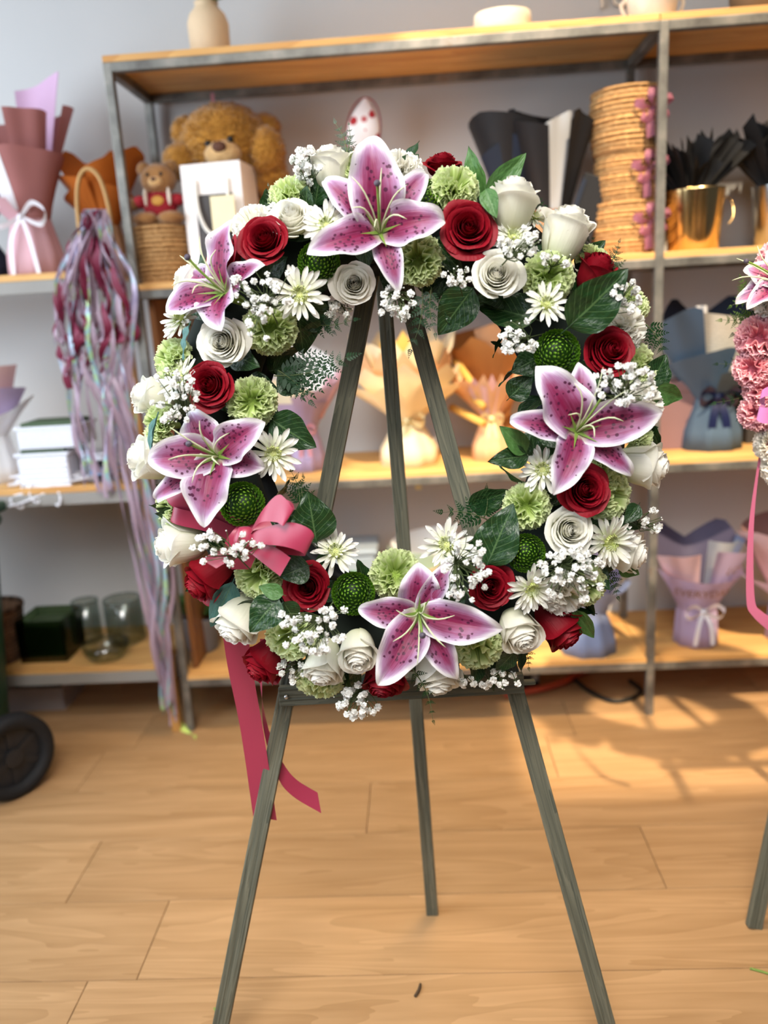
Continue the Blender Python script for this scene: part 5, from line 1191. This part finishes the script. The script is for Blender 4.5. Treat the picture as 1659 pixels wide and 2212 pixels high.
def bin_side(u, v):
    a = 2 * pi * u; z = .09 + .62 * v; s = .80 + .2 * v; q = 4
    cx, cy = math.cos(a), math.sin(a); rr = (abs(cx) ** q + abs(cy) ** q) ** (-1 / q)
    return (bx0 + .26 * s * cx * rr, .05 + .24 * s * cy * rr, z)
bb.grid(40, 6, bin_side); link('bin_body', bb.mesh('bin_body', M_BIN), bn, local=Matrix.Identity(4))
link('bin_rim', MB().tube([V(bin_side(u / 40, 1.0)) for u in range(41)], .016, 8).mesh('bin_rim', M_BIN), bn, local=Matrix.Identity(4))
link('bin_lid', MB().box((bx0, .05, .735), (.50, .46, .03)).mesh('bin_lid', M_BIN, False, .01), bn, local=Matrix.Identity(4))

# ---------------------------------------------------------------- second easel and pink wreath at the right edge
F2 = at_z(1628, 2002, 0)
e2 = thing('easel', 'second grey green wooden easel at the right picture edge', 'easel', F2 + V((.2, .1, 0)))
T2 = at_y(1790, 1000, F2.y + .14); T2 = F2 + (at_y(1672, 1790, F2.y + .035) - F2) * 7.0
M_EASEL2 = M_EASEL
beam('leg', F2, T2, .027, .018, e2); F2r = F2 + V((.55, .0, 0)); beam('leg', F2r, V((T2.x + .04, T2.y, T2.z)), .027, .018, e2); beam('back_leg', F2 + V((.28, .32, 0)), V((T2.x, T2.y + .03, T2.z)), .024, .018, e2)
beam('crossbar_slat', F2.lerp(T2, .45) + V((-.03, -.018, 0)), F2r.lerp(T2, .45) + V((.03, -.018, 0)), .03, .016, e2)
W2Y = F2.y + .05
pw = thing('funeral_wreath', 'pink carnation and lily wreath cut by the right picture edge', 'wreath', at_y(1700, 1000, W2Y))
def q2(px, py, d=0.0): return at_y(px, py, W2Y - d)
pr = MB(); rc = q2(2010, 780)
pr.grid(48, 10, lambda u, v: rc + V(((.24 + .05 * math.cos(2 * pi * v)) * math.cos(2 * pi * u), .05 * math.sin(2 * pi * v), (.25 + .05 * math.cos(2 * pi * v)) * math.sin(2 * pi * u))))
link('foam_ring', pr.mesh('foam_ring', M_FOAM), pw, Matrix.Identity(4))
for (c, x, y, r, fc) in (('p', 1642, 728, 48, (-.3, .1)), ('p', 1625, 795, 40, (-.5, 0)), ('p', 1655, 840, 44, (-.2, 0)), ('p', 1638, 890, 40, (-.4, -.2)), ('w', 1668, 650, 34, (-.2, .2)), ('p', 1700, 780, 50, (0, 0)), ('w', 1672, 960, 40, (-.2, -.4)), ('p', 1700, 900, 50, (0, 0)), ('w', 1720, 700, 50, (0, 0.1)), ('p', 1690, 560, 50, (-.3, .3)), ('w', 1700, 1010, 50, (-.3, -.3)), ('p', 1730, 620, 50, (0, 0)), ('p', 1720, 850, 50, (0, 0)), ('p', 1700, 960, 50, (-.2, -.2))):
    p = q2(x, y, .06); fx, fy = fc; f = RIGHT * fx + UP * fy - FWD * math.sqrt(1 - fx * fx - fy * fy)
    kit_flower('carnation', CARN[c][R.randrange(2)], pw, frame(p, f, None, R.random() * 6, m_px(r, p)), '%s carnation' % ('pink' if c == 'p' else 'white'))
for i in range(24):
    a = i * 2 * pi / 24
    if 150 < math.degrees(a) < 212: continue
    for k_, rr_ in enumerate((.215, .275)):
        f = V((math.cos(a) * (.5 if k_ else -.3), -1, math.sin(a) * (.5 if k_ else -.3))).normalized(); p = rc + V((rr_ * math.cos(a + k_ * .13), -.055, (rr_ + .01) * math.sin(a + k_ * .13)))
        kit_flower('carnation', CARN['w' if (i + k_) % 4 == 0 else 'p'][i % 2], pw, frame(p, f, None, R.random() * 6, .042), 'white carnation' if (i + k_) % 4 == 0 else 'pink carnation')
p = q2(1690, 615, .09); lily(pw, frame(p, (-FWD - RIGHT * .4 + UP * .3).normalized(), None, 0, m_px(120, p)), 1 / 120, [(150, 85, 60, .4, 1), (195, 100, 55, .5, 0), (215, 95, 50, .6, 1), (90, 100, 60, .4, 0), (20, 100, 60, .4, 1), (-60, 100, 60, .4, 0)], 'magenta pink lily', 77, (-.6, .2))
for (bx, by, tx, ty, w, k_) in ((1630, 680, 1560, 690, 60, 'l'), (1610, 640, 1600, 600, 40, 'l'), (1630, 620, 1580, 660, 50, 'l'), (1640, 670, 1585, 720, 60, 'd'), (1640, 770, 1550, 785, 50, 'd'), (1650, 830, 1545, 870, 60, 'd'), (1650, 850, 1600, 900, 60, 'd'), (1640, 840, 1590, 815, 40, 'd')):
    fern(pw, q2(bx, by, .02), q2(tx, ty, .03), m_px(w, q2(bx, by)), V((0, -1, .1)), k_)
M_SAT2 = mat_satin('orchid pink satin ribbon', '#c77fc0', '#b56cae'); M_SAT3 = mat_satin('dusty pink ribbon', '#a85a7c', '#944d6c')
def rib2(A, B, nm, mt=None): link(nm, strip([q2(*a) for a in A], [q2(*b_) for b_ in B], 24).mesh(nm, mt or M_SAT2), pw, Matrix.Identity(4))
rib2([(1690, 860, .10), (1660, 855, .13), (1640, 865, .13), (1650, 880, .11)], [(1690, 830, .10), (1660, 835, .13), (1645, 845, .13), (1655, 850, .11)], 'bow_loop')
rib2([(1690, 900, .10), (1655, 915, .13), (1634, 905, .13), (1650, 890, .11)], [(1690, 870, .10), (1660, 880, .13), (1640, 878, .13), (1655, 870, .11)], 'bow_loop')
rib2([(1648, 930, .06), (1632, 1030, .05), (1616, 1150, .05), (1612, 1290, .05), (1625, 1330, .05), (1675, 1375, .05)], [(1656, 930, .06), (1638, 1030, .05), (1628, 1150, .05), (1630, 1290, .05), (1645, 1320, .05), (1680, 1340, .05)], 'ribbon_tail', M_SAT3)

# ---------------------------------------------------------------- bits on the floor
def bit(name, label, a, b, r, mat):
    A, B = at_z(*a, r), at_z(*b, r); return tag(link(name, MB().tube(catmull([A, A.lerp(B, .5) + V((.002, 0, 0)), B], 6), [r, r, r * 1.1, r, r, r * .9, r * .8], 7).mesh(name, mat)), label, 'debris')
bit('twig', 'short dark brown twig lying on the floor between the easel legs', (897, 2152), (908, 2125), .0028, plain('brown bark', '#4b3a28', .8))
bit('stem_clipping', 'thin green stem clipping on the floor at the right picture edge', (1620, 2092), (1668, 2106), .0022, M_GREEN)
bit('grass_blade', 'pale green leaf clipping beside the left easel leg', (463, 2178), (470, 2198), .002, M_GREEN)
